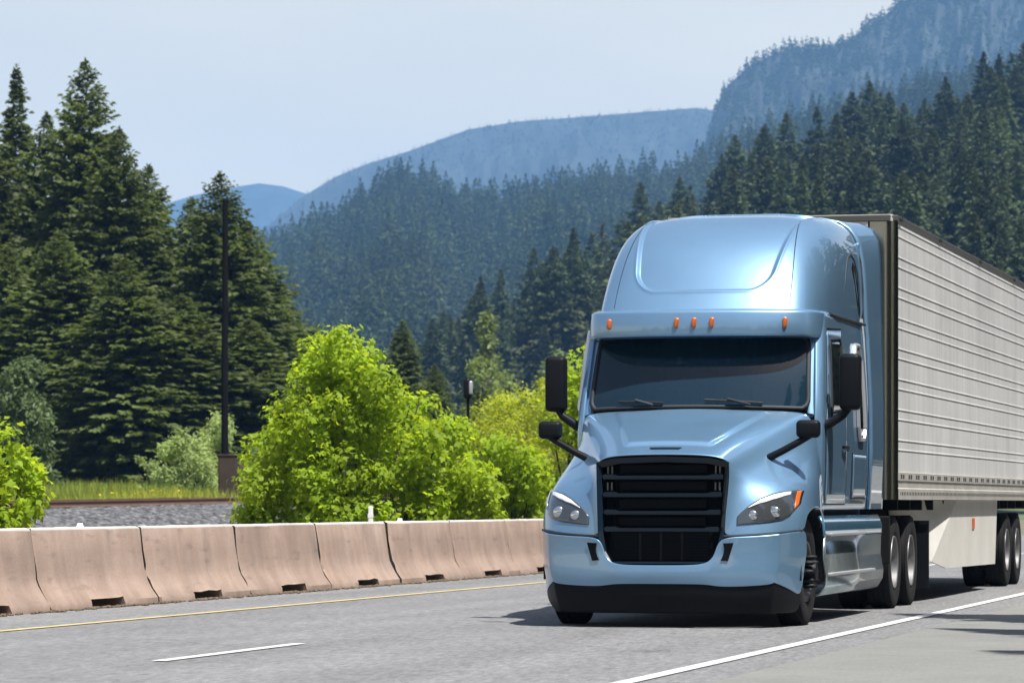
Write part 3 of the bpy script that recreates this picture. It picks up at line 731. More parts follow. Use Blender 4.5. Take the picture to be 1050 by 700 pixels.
# side details: seams, sleeper windows, doors
def strip(bm, pts, w=.006): add_tube(bm, pts, w, 5)
RB = bvh_of(roof)
for s in (-1, 1):
    bm = bmesh.new(); P_ = []
    for k in range(24):
        q = k / 23; h = RB.ray_cast(Vector((s * (.875 - .10 * q ** 2), -1, 3.09 + 1.0 * q)), Vector((0, 1, 0)))
        if h[0]: P_.append(h[0])
    add_tube(bm, P_, .0045, 5); bm_obj('fairing_seam', bm, M['blue_plastic'], roof)
def rside(y, z, s, off=.004):
    h = RB.ray_cast(Vector((s * 4, y, z)), Vector((-s, 0, 0)))
    return h[0] + Vector((s * off, 0, 0)) if h[0] else Vector((s * 1.16, y, z))
for s in (-1, 1):
    bm = bmesh.new()
    up = [(3.80, 3.30), (3.95, 3.48), (4.10, 3.62), (4.25, 3.70), (4.42, 3.74), (4.60, 3.70), (4.72, 3.56), (4.80, 3.35), (4.84, 3.15)]
    fr = [rside(y, z, s, .0) for y, z in up]
    add_tube(bm, fr, [.002, .006, .010, .012, .012, .012, .010, .008, .004], 6)
    bm_obj('window_brow', bm, M['seam'], roof, sm=80)
    bm = bmesh.new(); add_tube(bm, [rside(5.03, z, s, .004) for z in (3.1, 3.4, 3.7, 3.9, 4.0, 4.08)], .012, 6); bm_obj('roof_edge_joint', bm, M['seam'], roof, sm=60)
    bm = bmesh.new()
    lo = [(4.36, 3.60), (4.47, 3.66), (4.60, 3.62), (4.70, 3.45), (4.78, 3.20), (4.80, 3.10), (4.74, 3.09), (4.56, 3.32)]
    vs_ = [bm.verts.new(rside(y, z, s, .006)) for y, z in lo]; bm.faces.new(vs_)
    o = bm_obj('sleeper_window', bm, M['dark_glass'], roof); md = o.modifiers.new('t', 'SOLIDIFY'); md.thickness = .01
    bm = bmesh.new(); add_tube(bm, [(s * 1.172, 2.75, 3.042), (s * 1.185, 3.2, 3.035), (s * 1.19, 5.0, 3.035)], .016, 6)
    bm_obj('roof_joint', bm, M['seam'], roof, sm=60)
CB = bvh_of(*cabs)
def cside(y, z, s, off=.004):
    h = CB.ray_cast(Vector((s * 4, y, z)), Vector((-s, 0, 0)))
    x = h[0].x if h[0] else s * 1.2
    return Vector((x + s * (off + .018), y, z))
def cpoly(name, pts, s, off, m, parent, th=.012, nsub=6):
    """a polygon in side view wrapped on the cab wall"""
    bm = bmesh.new(); bm.faces.new([bm.verts.new((0, y, z)) for y, z in pts])
    for ax, lo, hi in ((1, min(q[0] for q in pts), max(q[0] for q in pts)), (2, min(q[1] for q in pts), max(q[1] for q in pts))):
        c = lo + .097
        while c < hi - .02:
            co = Vector((0, 0, 0)); no = Vector((0, 0, 0)); co[ax] = c; no[ax] = 1
            bmesh.ops.bisect_plane(bm, geom=bm.verts[:] + bm.edges[:] + bm.faces[:], plane_co=co, plane_no=no); c += .097
    for v in bm.verts: v.co = cside(v.co.y, v.co.z, s, off)
    o = bm_obj(name, bm, m, parent, sm=60); md = o.modifiers.new('t', 'SOLIDIFY'); md.thickness = th; md.offset = 0
    return o
def cloop(bm, pts, s, off, w, n=6):
    P = []
    for i in range(len(pts)):
        a, b = pts[i], pts[(i + 1) % len(pts)]
        for k in range(n): P.append(cside(a[0] + (b[0] - a[0]) * k / n, a[1] + (b[1] - a[1]) * k / n, s, off))
    P.append(P[0].copy()); add_tube(bm, P, w, 5)
for s in (-1, 1):
    door = cpoly('door', [(2.14, 1.16), (2.12, 1.95), (2.20, 2.10), (2.46, 2.86), (3.30, 2.90), (3.34, 2.0), (3.34, 1.16)], s, .004, M['blue'], truck)
    bm = bmesh.new(); cloop(bm, [(2.14, 1.15), (2.11, 1.95), (2.19, 2.10), (2.46, 2.89), (3.33, 2.92), (3.37, 2.0), (3.37, 1.15)], s, .002, .007)
    bm_obj('door_seam', bm, M['seam'], door)
    cpoly('door_window', [(2.42, 2.06), (2.56, 2.74), (3.10, 2.78), (3.16, 2.72), (3.18, 2.20), (3.05, 2.10)], s, .016, M['dark_glass'], door, .01)
    bm = bmesh.new(); cloop(bm, [(2.38, 2.02), (2.54, 2.78), (3.12, 2.81), (3.20, 2.74), (3.22, 2.18), (3.07, 2.06)], s, .014, .014)
    bm_obj('window_seal', bm, M['seam'], door, sm=60)
    bm = bmesh.new(); add_tube(bm, [cside(3.0, 1.72, s, .03), cside(3.16, 1.72, s, .05), cside(3.28, 1.70, s, .03)], .018, 8)
    bm_obj('door_handle', bm, M['black'], door, sm=60)
    # upright lower sleeper window with a bright frame
    win = cpoly('sleeper_window', [(4.12, 1.95), (4.10, 2.62), (4.18, 2.74), (4.40, 2.74), (4.48, 2.62), (4.50, 1.95), (4.44, 1.86), (4.18, 1.86)], s, .012, M['dark_glass'], truck)
    bm = bmesh.new(); cloop(bm, [(4.08, 1.94), (4.06, 2.63), (4.16, 2.79), (4.42, 2.79), (4.52, 2.63), (4.54, 1.94), (4.46, 1.82), (4.16, 1.82)], s, .014, .022)
    bm_obj('window_frame', bm, M['grey_metal'], win, sm=60)
    hatch = cpoly('luggage_hatch', [(3.75, 1.22), (3.75, 1.66), (4.72, 1.66), (4.72, 1.22)], s, .008, M['blue'], truck)
    bm = bmesh.new(); cloop(bm, [(3.74, 1.21), (3.74, 1.67), (4.73, 1.67), (4.73, 1.21)], s, .006, .008)
    bm_obj('hatch_seam', bm, M['seam'], hatch)
    # side extender closing the gap to the trailer
    bm = bmesh.new()
    pf = [(1.10, 1.225), (1.7, 1.255), (2.2, 1.25), (2.9, 1.215), (3.1, 1.195), (3.35, 1.185), (3.6, 1.17), (3.8, 1.14), (3.95, 1.095), (4.06, 1.02), (4.13, .92), (4.175, .72), (4.18, .4)]
    pb = [(1.10, 1.24), (1.7, 1.265), (2.2, 1.265), (2.9, 1.245), (3.1, 1.24), (3.35, 1.235), (3.6, 1.23), (3.8, 1.225), (3.98, 1.205), (4.10, 1.15), (4.165, 1.04), (4.185, .82), (4.19, .4)]
    G = []
    for (z0, x0), (z1, x1) in zip(pf, pb):
        G.append([bm.verts.new((s * (x0 + (x1 - x0) * t_), 5.03 + .90 * t_, z0 + (z1 - z0) * t_)) for t_ in (0, .15, .5, .9, 1)])
    for i in range(len(G) - 1):
        for j in range(4): bm.faces.new((G[i][j], G[i][j + 1], G[i + 1][j + 1], G[i + 1][j]))
    o = bm_obj('side_extender', bm, M['blue'], truck, sm=50); md = o.modifiers.new('t', 'SOLIDIFY'); md.thickness = .03
    # side skirt below the cab with two tread steps
    bm = bmesh.new()
    sk = [(1.04, 1.20), (.96, 1.235), (.90, 1.24), (.84, 1.24)]
    G = [[bm.verts.new((s * x, y, z)) for y in (2.02, 2.10, 4.0, 5.86, 5.92)] for z, x in sk]
    for i in range(len(G) - 1):
        for j in range(4): bm.faces.new((G[i][j], G[i][j + 1], G[i + 1][j + 1], G[i + 1][j]))
    skirt = bm_obj('side_skirt', bm, M['blue_gloss'] if 'blue_gloss' in M else M['blue'], truck, sm=40); md = skirt.modifiers.new('t', 'SOLIDIFY'); md.thickness = .025
    bm = bmesh.new()
    G = [[bm.verts.new((s * x, y, z)) for y in (2.06, 4.0, 5.86)] for z, x in [(.835, 1.238), (.62, 1.232), (.46, 1.262), (.36, 1.255), (.27, 1.20), (.25, 1.15)]]
    for i in range(5):
        for j in range(2): bm.faces.new((G[i][j], G[i][j + 1], G[i + 1][j + 1], G[i + 1][j]))
    o = bm_obj('skirt_valance', bm, M['skirt_silver'], skirt, sm=40); md = o.modifiers.new('t', 'SOLIDIFY'); md.thickness = .02
    for y0, y1, z in ((2.12, 4.3, .86), (2.12, 5.0, .47)):
        bm = bmesh.new(); add_box(bm, min(s * 1.22, s * 1.305), max(s * 1.22, s * 1.305), y0, y1, z - .02, z + .012, .010, 2)
        bm_obj('step', bm, M['grey_metal'], skirt, sm=40)
    # main mirror with its arm, then the small one on the fender
    mir = empty_part = None
    bm = bmesh.new(); add_box(bm, -.105, .105, -.085, .085, -.275, .275, .05, 4)
    bmesh.ops.translate(bm, vec=(s * 1.475, 2.16, 2.345), verts=bm.verts)
    mir = bm_obj('mirror', bm, M['black'], truck, sm=60)
    bm = bmesh.new(); add_box(bm, -.085, .085, .0, .008, -.25, .25); bmesh.ops.translate(bm, vec=(s * 1.475, 2.242, 2.345), verts=bm.verts)
    bm_obj('mirror_glass', bm, M['mirror_glass'], mir)
    bm = bmesh.new(); add_tube(bm, [(s * 1.15, 2.12, 1.885), (s * 1.26, 2.12, 1.93), (s * 1.40, 2.15, 2.02), (s * 1.475, 2.16, 2.12)], [.055, .048, .042, .04], 8)
    bm_obj('mirror_arm', bm, M['black'], mir, sm=60)
    cx, cy, cz = s * 1.255, .98, 1.865
    bm = bmesh.new(); add_box(bm, -.115, .115, -.06, .06, -.085, .085, .045, 4); bmesh.ops.translate(bm, vec=(cx, cy, cz), verts=bm.verts)
    fm = bm_obj('fender_mirror', bm, M['black'], truck, sm=60)
    bm = bmesh.new(); add_box(bm, -.095, .095, .0, .006, -.07, .07); bmesh.ops.translate(bm, vec=(cx, cy + .058, cz), verts=bm.verts)
    bm_obj('mirror_glass', bm, M['mirror_glass'], fm)
    bm = bmesh.new(); add_tube(bm, [(s * .79, .93, 1.555), (s * .83, .92, 1.565), (s * 1.02, .94, 1.66), (s * 1.19, .97, 1.755), (s * 1.275, .98, 1.80)], [.044, .038, .034, .032, .026], 8)
    bm_obj('mirror_arm', bm, M['black'], fm, sm=60)
bm = bmesh.new(); add_tube(bm, [(-1.175, 2.36, 2.88), (-1.20, 2.28, 2.60), (-1.235, 2.14, 2.12), (-1.235, 2.13, 2.08)], [.022, .026, .022, .014], 8)
bm_obj('window_deflector', bm, M['lamp_white'], truck, sm=60)
# --- inside of the cab
bm = bmesh.new(); add_box(bm, -1.0, 1.0, 1.98, 2.5, 1.85, 2.06, .06, 3); bm_obj('dashboard', bm, M['interior'], truck, sm=50)
bm = bmesh.new()
bmesh.ops.create_circle(bm, segments=8, radius=.02)
ring = [(-.5 + .22 * math.cos(t), 2.62 + .10 * math.sin(t), 2.12 + .20 * math.sin(t)) for t in np.linspace(0, 2 * math.pi, 25)]
bm.free(); bm = bmesh.new(); add_tube(bm, ring, .017, 7, cap=False); add_tube(bm, [(-.5, 2.62, 2.12), (-.5, 2.45, 1.98)], .03, 7)
bm_obj('steering_wheel', bm, M['seam'], truck, sm=60)
for x in (-.5, .5):
    bm = bmesh.new(); add_box(bm, x - .25, x + .25, 2.85, 3.35, 1.55, 1.72, .06, 3); add_box(bm, x - .25, x + .25, 3.25, 3.42, 1.65, 2.38, .07, 3); add_box(bm, x - .14, x + .14, 3.27, 3.40, 2.36, 2.60, .05, 3)
    bm_obj('seat', bm, M['interior'], truck, sm=50)
bm = bmesh.new()
pts = [(-1.08 + 2.16 * k / 60, 3.72 + .035 * math.sin(k * 1.15), 0) for k in range(61)]
G0 = [bm.verts.new((x, y, 1.1)) for x, y, _ in pts]; G1 = [bm.verts.new((x, y, 3.0)) for x, y, _ in pts]
for k in range(60): bm.faces.new((G0[k], G0[k + 1], G1[k + 1], G1[k]))
bm_obj('curtain', bm, M['cloth'], truck, sm=180)

# --- wheels
def tyre_bm(rr=.512, w=.27, x0=0.0):
    bm = bmesh.new(); h = w / 2
    prof = [(.29, x0 - h * .80), (.33, x0 - h * .95), (.42, x0 - h * 1.0), (.478, x0 - h * .96), (rr - .012, x0 - h * .86)]
    for k in range(4):                           # tread ribs and grooves
        a = x0 - h * .80 + k * h * .43; prof += [(rr, a), (rr, a + h * .30), (rr - .012, a + h * .31), (rr - .012, a + h * .42)]
    prof += [(rr - .012, x0 + h * .86), (.478, x0 + h * .96), (.42, x0 + h * 1.0), (.33, x0 + h * .95), (.29, x0 + h * .80)]
    add_lathe(bm, prof, 64); return bm
def wheel(parent, x, y, s, front):
    """s = outboard direction"""
    if front:
        t = bm_obj('wheel', tyre_bm(), M['rubber'], parent, (x, y, .512), sm=35)
        bm = bmesh.new()
        add_lathe(bm, [(.295, s * .10), (.285, s * .125), (.272, s * .115), (.262, s * .03), (.245, s * .02), (.20, s * .045), (.165, s * .085), (.16, s * .09), (.10, s * .095), (.0, s * .10)], 48)
        add_lathe(bm, [(.285, -s * .125), (.27, -s * .05), (.0, -s * .05)], 32)
        bm_obj('rim', bm, M['alu'], t, sm=35)
        bm = bmesh.new(); add_lathe(bm, [(.105, s * .09), (.10, s * .18), (.085, s * .215), (.0, s * .22)], 24)
        bm_obj('hub', bm, M['black'], t, sm=40)
        bm = bmesh.new()
        for k in range(10):
            a = 2 * math.pi * k / 10
            add_tube(bm, [(s * .075, .143 * math.cos(a), .143 * math.sin(a)), (s * .13, .143 * math.cos(a), .143 * math.sin(a)), (s * .195, .143 * math.cos(a), .143 * math.sin(a)), (s * .215, .143 * math.cos(a), .143 * math.sin(a))], [.024, .027, .022, .006], 8)
        bm_obj('lug_nuts', bm, M['black'], t, sm=40)
    else:
        t = bm_obj('wheel', tyre_bm(x0=s * 0.0), M['rubber'], parent, (x, y, .512), sm=35)
        bm_obj('inner_tyre', tyre_bm(x0=-s * .33), M['rubber'], t, sm=35)
        bm = bmesh.new()
        add_lathe(bm, [(.295, s * .10), (.288, s * .128), (.274, s * .118), (.262, s * .02), (.248, -s * .06), (.225, -s * .085), (.17, -s * .095), (.165, -s * .09), (.125, -s * .085), (.12, -s * .02), (.105, s * .02), (.09, s * .035), (0, s * .04)], 48)
        add_lathe(bm, [(.285, -s * .13), (.285, -s * .2), (.27, -s * .30), (.0, -s * .30)], 32)
        for k in range(10):
            a = 2 * math.pi * (k + .5) / 10; c = (.148 * math.cos(a), .148 * math.sin(a))
            add_tube(bm, [(-s * .09, *c), (-s * .045, *c)], .017, 6)
        nf = len(bm.faces)
        for k in range(10):                      # dark hand holes round the disc
            a = 2 * math.pi * k / 10; c = (.215 * math.cos(a), .215 * math.sin(a))
            add_tube(bm, [(-s * .078, *c), (-s * .083, *c)], .024, 10)
        bm.faces.ensure_lookup_table()
        for f_ in bm.faces[nf:]: f_.material_index = 1
        bm_obj('rim', bm, [M['alu'], M['seam']], t, sm=35)
    return t
for s in (-1, 1):
    wheel(truck, s * 1.075, 1.25, s, True)
    for y in (7.08, 8.42): wheel(truck, s * 1.085, y, s, False)
# chassis, axles, tank, mudflaps
bm = bmesh.new()
for s in (-1, 1):
    add_box(bm, s * .43 - .04, s * .43 + .04, .7, 9.2, .72, .98, .01, 1)
for y in (1.25, 7.08, 8.42): add_tube(bm, [(-1.0, y, .512), (1.0, y, .512)], .07 if y < 2 else .10, 10)
for y in (7.08, 8.42): 
    r_ = bmesh.ops.create_uvsphere(bm, u_segments=16, v_segments=10, radius=.24); bmesh.ops.translate(bm, vec=(0, y, .512), verts=r_['verts'])
add_box(bm, -.5, .5, 7.0, 8.5, 1.0, 1.16, .03, 2); add_box(bm, -.8, .8, .5, 1.7, .62, 1.30, .05, 1); add_box(bm, -.42, .42, 1.7, 6.4, .5, .75, .03, 1)
bm_obj('chassis', bm, M['chassis'], truck)
for s in (-1, 1):
    bm = bmesh.new(); add_tube(bm, [(s * .90, 3.2, .62), (s * .90, 5.6, .62)], .29, 28); bm_obj('fuel_tank', bm, M['alu'], truck, sm=40)
    bm = bmesh.new(); add_box(bm, s * 1.05 - .27, s * 1.05 + .27, 9.12, 9.14, .18, .92); add_box(bm, s * 1.05 - .27, s * 1.05 + .27, 9.09, 9.17, .92, .96); bm_obj('mudflap', bm, M['black'], truck)
    bm = bmesh.new()                             # arch liner behind the front wheel
    pr = [(1.25 + .60 * math.cos(a), .52 + .60 * math.sin(a)) for a in np.linspace(R(-8), R(188), 22)]
    G = [[bm.verts.new((s * x, y, z)) for x in (.80, 1.245)] for y, z in pr]
    for i in range(21): bm.faces.new((G[i][0], G[i][1], G[i + 1][1], G[i + 1][0]))
    bm_obj('wheel_arch', bm, M['black'], truck, sm=60)
    bm = bmesh.new(); add_box(bm, s * 1.05 - .2, s * 1.05 + .2, 6.42, 6.47, .5, 1.02, .01, 1); bm_obj('wheel_guard', bm, M['chassis'], truck)

# ------------------------------------------------------------------ the trailer (same axes, origin on the road under its nose)
trailer = empty('semi_trailer', (-7.0, 40.25, 0), 'white ribbed box semi trailer coupled behind the blue truck', 'trailer')
TL, TW, ZT, ZB = 16.1, 1.30, 4.31, 1.20
bm = bmesh.new()
prof = [(TW - .012, ZB + .32)]
z = ZB + .36
zz = 4.13
levels = []
while zz > ZB + .42: levels.append(zz); zz -= .3345
prof = [(TW - .002, ZT - .06)]
for c in levels:                                 # raised ribs about 11 cm wide
    for d in (.054, -.054): prof += [(TW - .002, c + d + .022), (TW + .003, c + d + .016), (TW + .003, c + d + .008), (TW - .013, c + d + .004), (TW - .013, c + d - .008), (TW - .002, c + d - .013)]
prof += [(TW - .002, ZB + .30)]
for s in (-1, 1):
    ny = 2
    G = [[bm.verts.new((s * x, y, z)) for y in (.16, TL)] for x, z in prof]
    for i in range(len(G) - 1): bm.faces.new((G[i][0], G[i][1], G[i + 1][1], G[i + 1][0]))
add_box(bm, -TW + .04, TW - .04, .06, TL, ZB + .02, ZT - .03)
body = bm_obj('body', bm, M['trailer'], trailer)
bm = bmesh.new()                                 # bottom rail with a step
for s in (-1, 1):
    P = [(s * (TW - .012), ZB + .305), (s * (TW + .012), ZB + .30), (s * (TW + .012), ZB + .225), (s * (TW - .004), ZB + .21), (s * (TW - .004), ZB + .13), (s * (TW + .016), ZB + .12), (s * (TW + .016), ZB), (s * (TW - .06), ZB)]
    G = [[bm.verts.new((x, y, z)) for y in (.13, TL)] for x, z in P]
    for i in range(len(G) - 1): bm.faces.new((G[i][0], G[i][1], G[i + 1][1], G[i + 1][0]))
bm_obj('bottom_rail', bm, M['rail_metal'], trailer)
y = .35
while y < TL - .3:
    for d in (0, .17):
        bm = bmesh.new(); add_box(bm, TW + .011, TW + .017, y + d, y + d + .085, ZB + .232, ZB + .278); bm_obj('lashing_slot', bm, M['seam'], trailer)
    y += .62
bm = bmesh.new()
for s in (-1, 1):
    y = .3
    while y < TL - .2:
        add_box(bm, min(s * (TW + .015), s * (TW + .020)), max(s * (TW + .015), s * (TW + .020)), y, y + .03, ZB + .05, ZB + .085); y += .13
bm_obj('rivets', bm, M['chassis'], trailer)
for s in (-1, 1):                                # rounded bright nose corners
    bm = bmesh.new()
    ang = np.linspace(0, math.pi / 2, 9)
    P = [(s * (TW - .13 + .135 * math.sin(a)), .135 - .135 * math.cos(a)) for a in ang] + [(s * (TW + .005), .20)]
    P = [(s * (TW - .30), 0.0)] + P
    G = [[bm.verts.new((x, y, z)) for x, y in P] for z in (ZB, ZT - .07)]
    for j in range(len(P) - 1): bm.faces.new((G[0][j], G[0][j + 1], G[1][j + 1], G[1][j]))
    bm_obj('nose_corner', bm, M['nose_steel'], trailer, sm=60)
bm = bmesh.new(); add_box(bm, -TW + .28, TW - .28, .0, .05, ZB, ZT - .07); bm_obj('nose_panel', bm, M['trailer'], trailer)
bm = bmesh.new()                                 # top rail all round and roof
for s in (-1, 1): add_box(bm, min(s * (TW - .06), s * (TW + .012)), max(s * (TW - .06), s * (TW + .012)), .10, TL, ZT - .065, ZT, .008, 1)
add_box(bm, -TW + .06, TW - .06, -.012, .10, ZT - .075, ZT - .002, .008, 1)
bm_obj('top_rail', bm, M['chassis_brown'], trailer)
bm = bmesh.new(); add_box(bm, -TW + .05, TW - .05, .1, TL, ZT - .03, ZT + .012); bm_obj('roof', bm, M['skirt'], trailer)
for y in (.25, 3.6, 7.6, 11.6):
    bm = bmesh.new(); add_box(bm, TW + .006, TW + .035, y, y + .14, ZT - .058, ZT - .008, .012, 2); bm_obj('clearance_light', bm, M['seam'], trailer)
bm = bmesh.new()
for s in (-1, 1): add_box(bm, s * .45 - .05, s * .45 + .05, .8, TL, ZB - .28, ZB, .01, 1)
for k in range(16): add_box(bm, -1.18, 1.18, 1 + k, 1.08 + k, ZB - .12, ZB)
add_box(bm, -.6, .6, .6, 1.9, ZB - .08, ZB - .02)
bm_obj('underframe', bm, M['chassis'], trailer)
for s in (-1, 1):                                # aerodynamic side skirts with a nose panel turned inboard
    bm = bmesh.new()
    add_prism(bm, [(s * 1.235, 5.85, 1.195), (s * 1.235, 10.30, 1.195), (s * 1.235, 10.05, .34), (s * 1.235, 4.85, .37), (s * 1.235, 3.50, .47)], (-s * .022, 0, 0))
    sk = bm_obj('skirt', bm, M['skirt'], trailer)
    bm = bmesh.new()
    add_prism(bm, [(s * 1.235, 5.83, 1.195), (s * 1.235, 3.49, .47), (s * .98, 2.15, .56), (s * .92, 2.05, 1.195)], (-s * .01, .03, 0))
    bm_obj('skirt_nose', bm, M['skirt'], sk)
    if s > 0:
        bm = bmesh.new(); add_box(bm, 1.238, 1.246, 7.45, 7.68, .83, .97, .003, 1); bm_obj('reflector', bm, M['reflector'], sk)
for s in (-1, 1):
    for y in (11.75, 13.05): wheel(trailer, s * 1.085, y, s, False)
    bm = bmesh.new(); add_box(bm, s * .8 - .05, s * .8 + .05, 3.2, 3.3, .45, ZB, .01, 1); add_box(bm, s * .8 - .13, s * .8 + .13, 3.12, 3.38, .43, .46); bm_obj('landing_leg', bm, M['chassis'], trailer)
bm = bmesh.new()
for y in (11.75, 13.05): add_tube(bm, [(-1.0, y, .512), (1.0, y, .512)], .08, 10)
for s in (-1, 1): add_box(bm, s * .5 - .06, s * .5 + .06, 11.0, 13.9, .7, .95)
bm_obj('bogie', bm, M['chassis'], trailer)

# ------------------------------------------------------------------ concrete barrier segments along the far edge of the road
def barrier_mesh(seed):
    rnd = random.Random(seed); L = 3.39
    top = [(.0, .0), (-.30, 0)]                  # cross-section, x towards the road (+) from the face foot at 0
    def sec(low):
        fr = [(0.0, 0.0), (-.012, .075), (-.085, .185), (-.135, .275), (-.160, .345), (-.178, .45), (-.20, .62), (-.235, .86), (-.25, .885), (-.275, .895)]
        low = low
        bk = [(-.385, .895), (-.41, .885), (-.425, .86), (-.49, .33), (-.50, .30), (-.64, .075), (-.655, 0.0)]
        if low > 0:
            fr[0] = (-.028, low); fr[1] = (-.040, low + .012); bk[-1] = (-.627, low); bk[-2] = (-.615, low + .012)
        return fr + bk
    ysec = [0, .03, .5, 1.0, 1.22, 1.24, 1.5, 1.8, 2.1, 2.26, 2.28, 2.6, 3.0, L - .03, L]
    rows = []
    for y in ysec:
        low = .105 if 1.23 <= y <= 2.27 else 0
        e = .018 if y in (0, L) else 0
        row = []
        for i, (x, z) in enumerate(sec(low)):
            j = rnd.uniform(-.006, .006) if .02 < y < L - .02 else rnd.uniform(-.012, .012)
            row.append(((x - e if x > -.33 else x + e) + j, y + (rnd.uniform(-.028, .028) if y in (0, L) else 0), z + (rnd.uniform(-.010, .010) if low and i in (0, 1) else (rnd.uniform(-.003, .003) if z > .8 else 0))))
        rows.append(row)
    V = [p for r in rows for p in r]; n = len(rows[0]); F_ = []
    for i in range(len(rows) - 1):
        for k in range(n): F_.append((i * n + k, i * n + (k + 1) % n, (i + 1) * n + (k + 1) % n, (i + 1) * n + k))
    me = bpy.data.meshes.new('concrete_barrier')
    me.from_pydata(V, [], F_ + [tuple(range(n))[::-1], tuple(range((len(rows) - 1) * n, len(rows) * n))]); me.update()
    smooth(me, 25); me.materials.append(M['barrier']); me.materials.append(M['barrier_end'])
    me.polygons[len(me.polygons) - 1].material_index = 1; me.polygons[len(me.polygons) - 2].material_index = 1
    return me
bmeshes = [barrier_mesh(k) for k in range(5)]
rnd = random.Random(5)
seg_words = {-1: 'first pink concrete barrier segment, cut by the left edge of the picture', 0: 'second pink concrete barrier segment from the left, below the left maple shrub',
             1: 'third pink concrete barrier segment from the left, in front of the gravel bank', 2: 'fourth pink concrete barrier segment from the left, below the brown cabinet', 3: 'fifth pink concrete barrier segment from the left, at the left end of the green maple',
             4: 'sixth pink concrete barrier segment from the left, below the middle of the green maple', 5: 'seventh pink concrete barrier segment from the left, below the right half of the maple', 6: 'eighth pink concrete barrier segment from the left, two before the truck',
             7: 'pink concrete barrier segment partly hidden by the truck bumper'}
seg_words.update({k: 'pink concrete barrier segment nearer than the left edge of the picture' for k in range(-6, -1)})
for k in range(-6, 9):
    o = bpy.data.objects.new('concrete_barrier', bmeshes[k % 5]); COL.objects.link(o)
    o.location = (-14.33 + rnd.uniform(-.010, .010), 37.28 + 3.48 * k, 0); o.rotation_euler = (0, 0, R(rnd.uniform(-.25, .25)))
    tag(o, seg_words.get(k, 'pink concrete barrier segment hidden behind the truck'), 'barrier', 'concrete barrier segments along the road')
bm = bmesh.new(); r2 = random.Random(8)          # dirt washed along the barrier foot and through its drain slots
for k in range(900):
    y = r2.uniform(33, 66); slot = r2.random() < .5
    if slot: y = 37.28 + 3.48 * r2.randint(-1, 8) + r2.uniform(1.2, 2.3)
    x = -14.33 + (r2.uniform(-.12, .05) if slot else abs(r2.gauss(0, .06))); q = r2.uniform(.012, .035)
    r_ = bmesh.ops.create_icosphere(bm, subdivisions=1, radius=q)
    bmesh.ops.scale(bm, vec=(1.3, 1.6, .6), verts=r_['verts']); bmesh.ops.translate(bm, vec=(x, y, q * .3), verts=r_['verts'])
tag(bm_obj('grit', bm, M['dirt']), 'brown grit and leaf litter along the barrier foot', kind='stuff')
for (px, D, w) in ((82, 0, 'small white reflector on the barrier beside the left maple shrub'), (410, 0, 'small white reflector on the barrier below the green maple')):
    t_ = (px - 525) / FPX; X = -14.66; Y = X * (CS + t_ * SN) / (t_ * CS - SN)
    bm = bmesh.new(); add_box(bm, -.035, .035, -.012, .012, 0.01, .045, .008, 2); add_box(bm, -.035, .035, -.03, .03, 0, .018, .004, 1)
    o = bm_obj('reflector', bm, M['white_post'], None, (X, Y, .893), sm=40); tag(o, w, 'reflector', 'reflectors on top of the barrier')
t_ = (380 - 525) / FPX; X = -15.6; Y = X * (CS + t_ * SN) / (t_ * CS - SN)
bm = bmesh.new(); add_box(bm, -.035, .035, -.02, .02, 0, 1.17, .012, 2); add_box(bm, -.037, .037, -.023, .023, 1.0, 1.06)
tag(bm_obj('delineator_post', bm, M['white_post'], None, (X, Y, -.06)), 'thin white marker post standing behind the barrier before the maple', 'marker post')

# ------------------------------------------------------------------ railway bank, rails, pole and cabinet
def rail_z(y): return float(np.interp(y, [60, 80, 95, 125, 400], [1.16, 1.16, 1.27, 1.52, 2.2]))
rs = np.random.RandomState(4)
ny, xs = 600, [-27.0, -28.0, -29.2, -30.5, -31.6, -32.4, -33.2, -34.2, -35.2, -36.2, -37.5, -39.5]
zr = [-.08, .16, .46, .76, .92, .97, .98, .98, .97, .90, .5, -.08]
xi = np.linspace(0, len(xs) - 1, 56); yv = np.linspace(12, 170, ny)
Xg = np.interp(xi, range(len(xs)), xs); Zg = np.interp(xi, range(len(xs)), zr)
V = np.zeros((ny, 56, 3)); V[..., 0] = Xg[None] + rs.uniform(-.06, .06, (ny, 56)); V[..., 1] = yv[:, None] + rs.uniform(-.07, .07, (ny, 56))
V[..., 2] = Zg[None] * (np.array([rail_z(y) for y in yv]) - .17)[:, None] / .98 + rs.uniform(-.035, .035, (ny, 56))
idx = np.arange(ny * 56).reshape(ny, 56)
F_ = np.stack([idx[:-1, :-1], idx[:-1, 1:], idx[1:, 1:], idx[1:, :-1]], -1).reshape(-1, 4)
tag(np_obj('ballast', V.reshape(-1, 3), F_, M['gravel']), 'grey crushed stone railway bank behind the barrier', kind='stuff')
track = empty('railway_track', (-33.6, 12, 0), 'rusty steel railway rails on the grey stone bank', 'railway')
for x in (-32.85, -34.3):
    bm = bmesh.new(); sec = [(-.075, 0), (.075, 0), (.075, .02), (.014, .04), (.014, .115), (.036, .13), (.036, .17), (-.036, .17), (-.036, .13), (-.014, .115), (-.014, .04), (-.075, .02)]
    rows = []
    for y in (12, 60, 80, 95, 125, 170):
        rows.append([bm.verts.new((x + 33.6 + a, y - 12, rail_z(y) - .16 + b)) for a, b in sec])
    for r0, r1 in zip(rows, rows[1:]):
        for k in range(12): bm.faces.new((r0[k], r0[(k + 1) % 12], r1[(k + 1) % 12], r1[k]))
    bm_obj('rail', bm, M['rust'], track)
p = at(230.5, 515, 122); 
pole = empty('utility_pole', (p.x, p.y, 1.0), 'tall dark wooden utility pole in front of the firs', 'utility pole')
bm = bmesh.new(); add_tube(bm, [(0, 0, -1.2), (0, 0, 5), (.02, 0, 10.1)], [.125, .11, .09], 14); bm_obj('pole', bm, M['wood'], pole, sm=50)
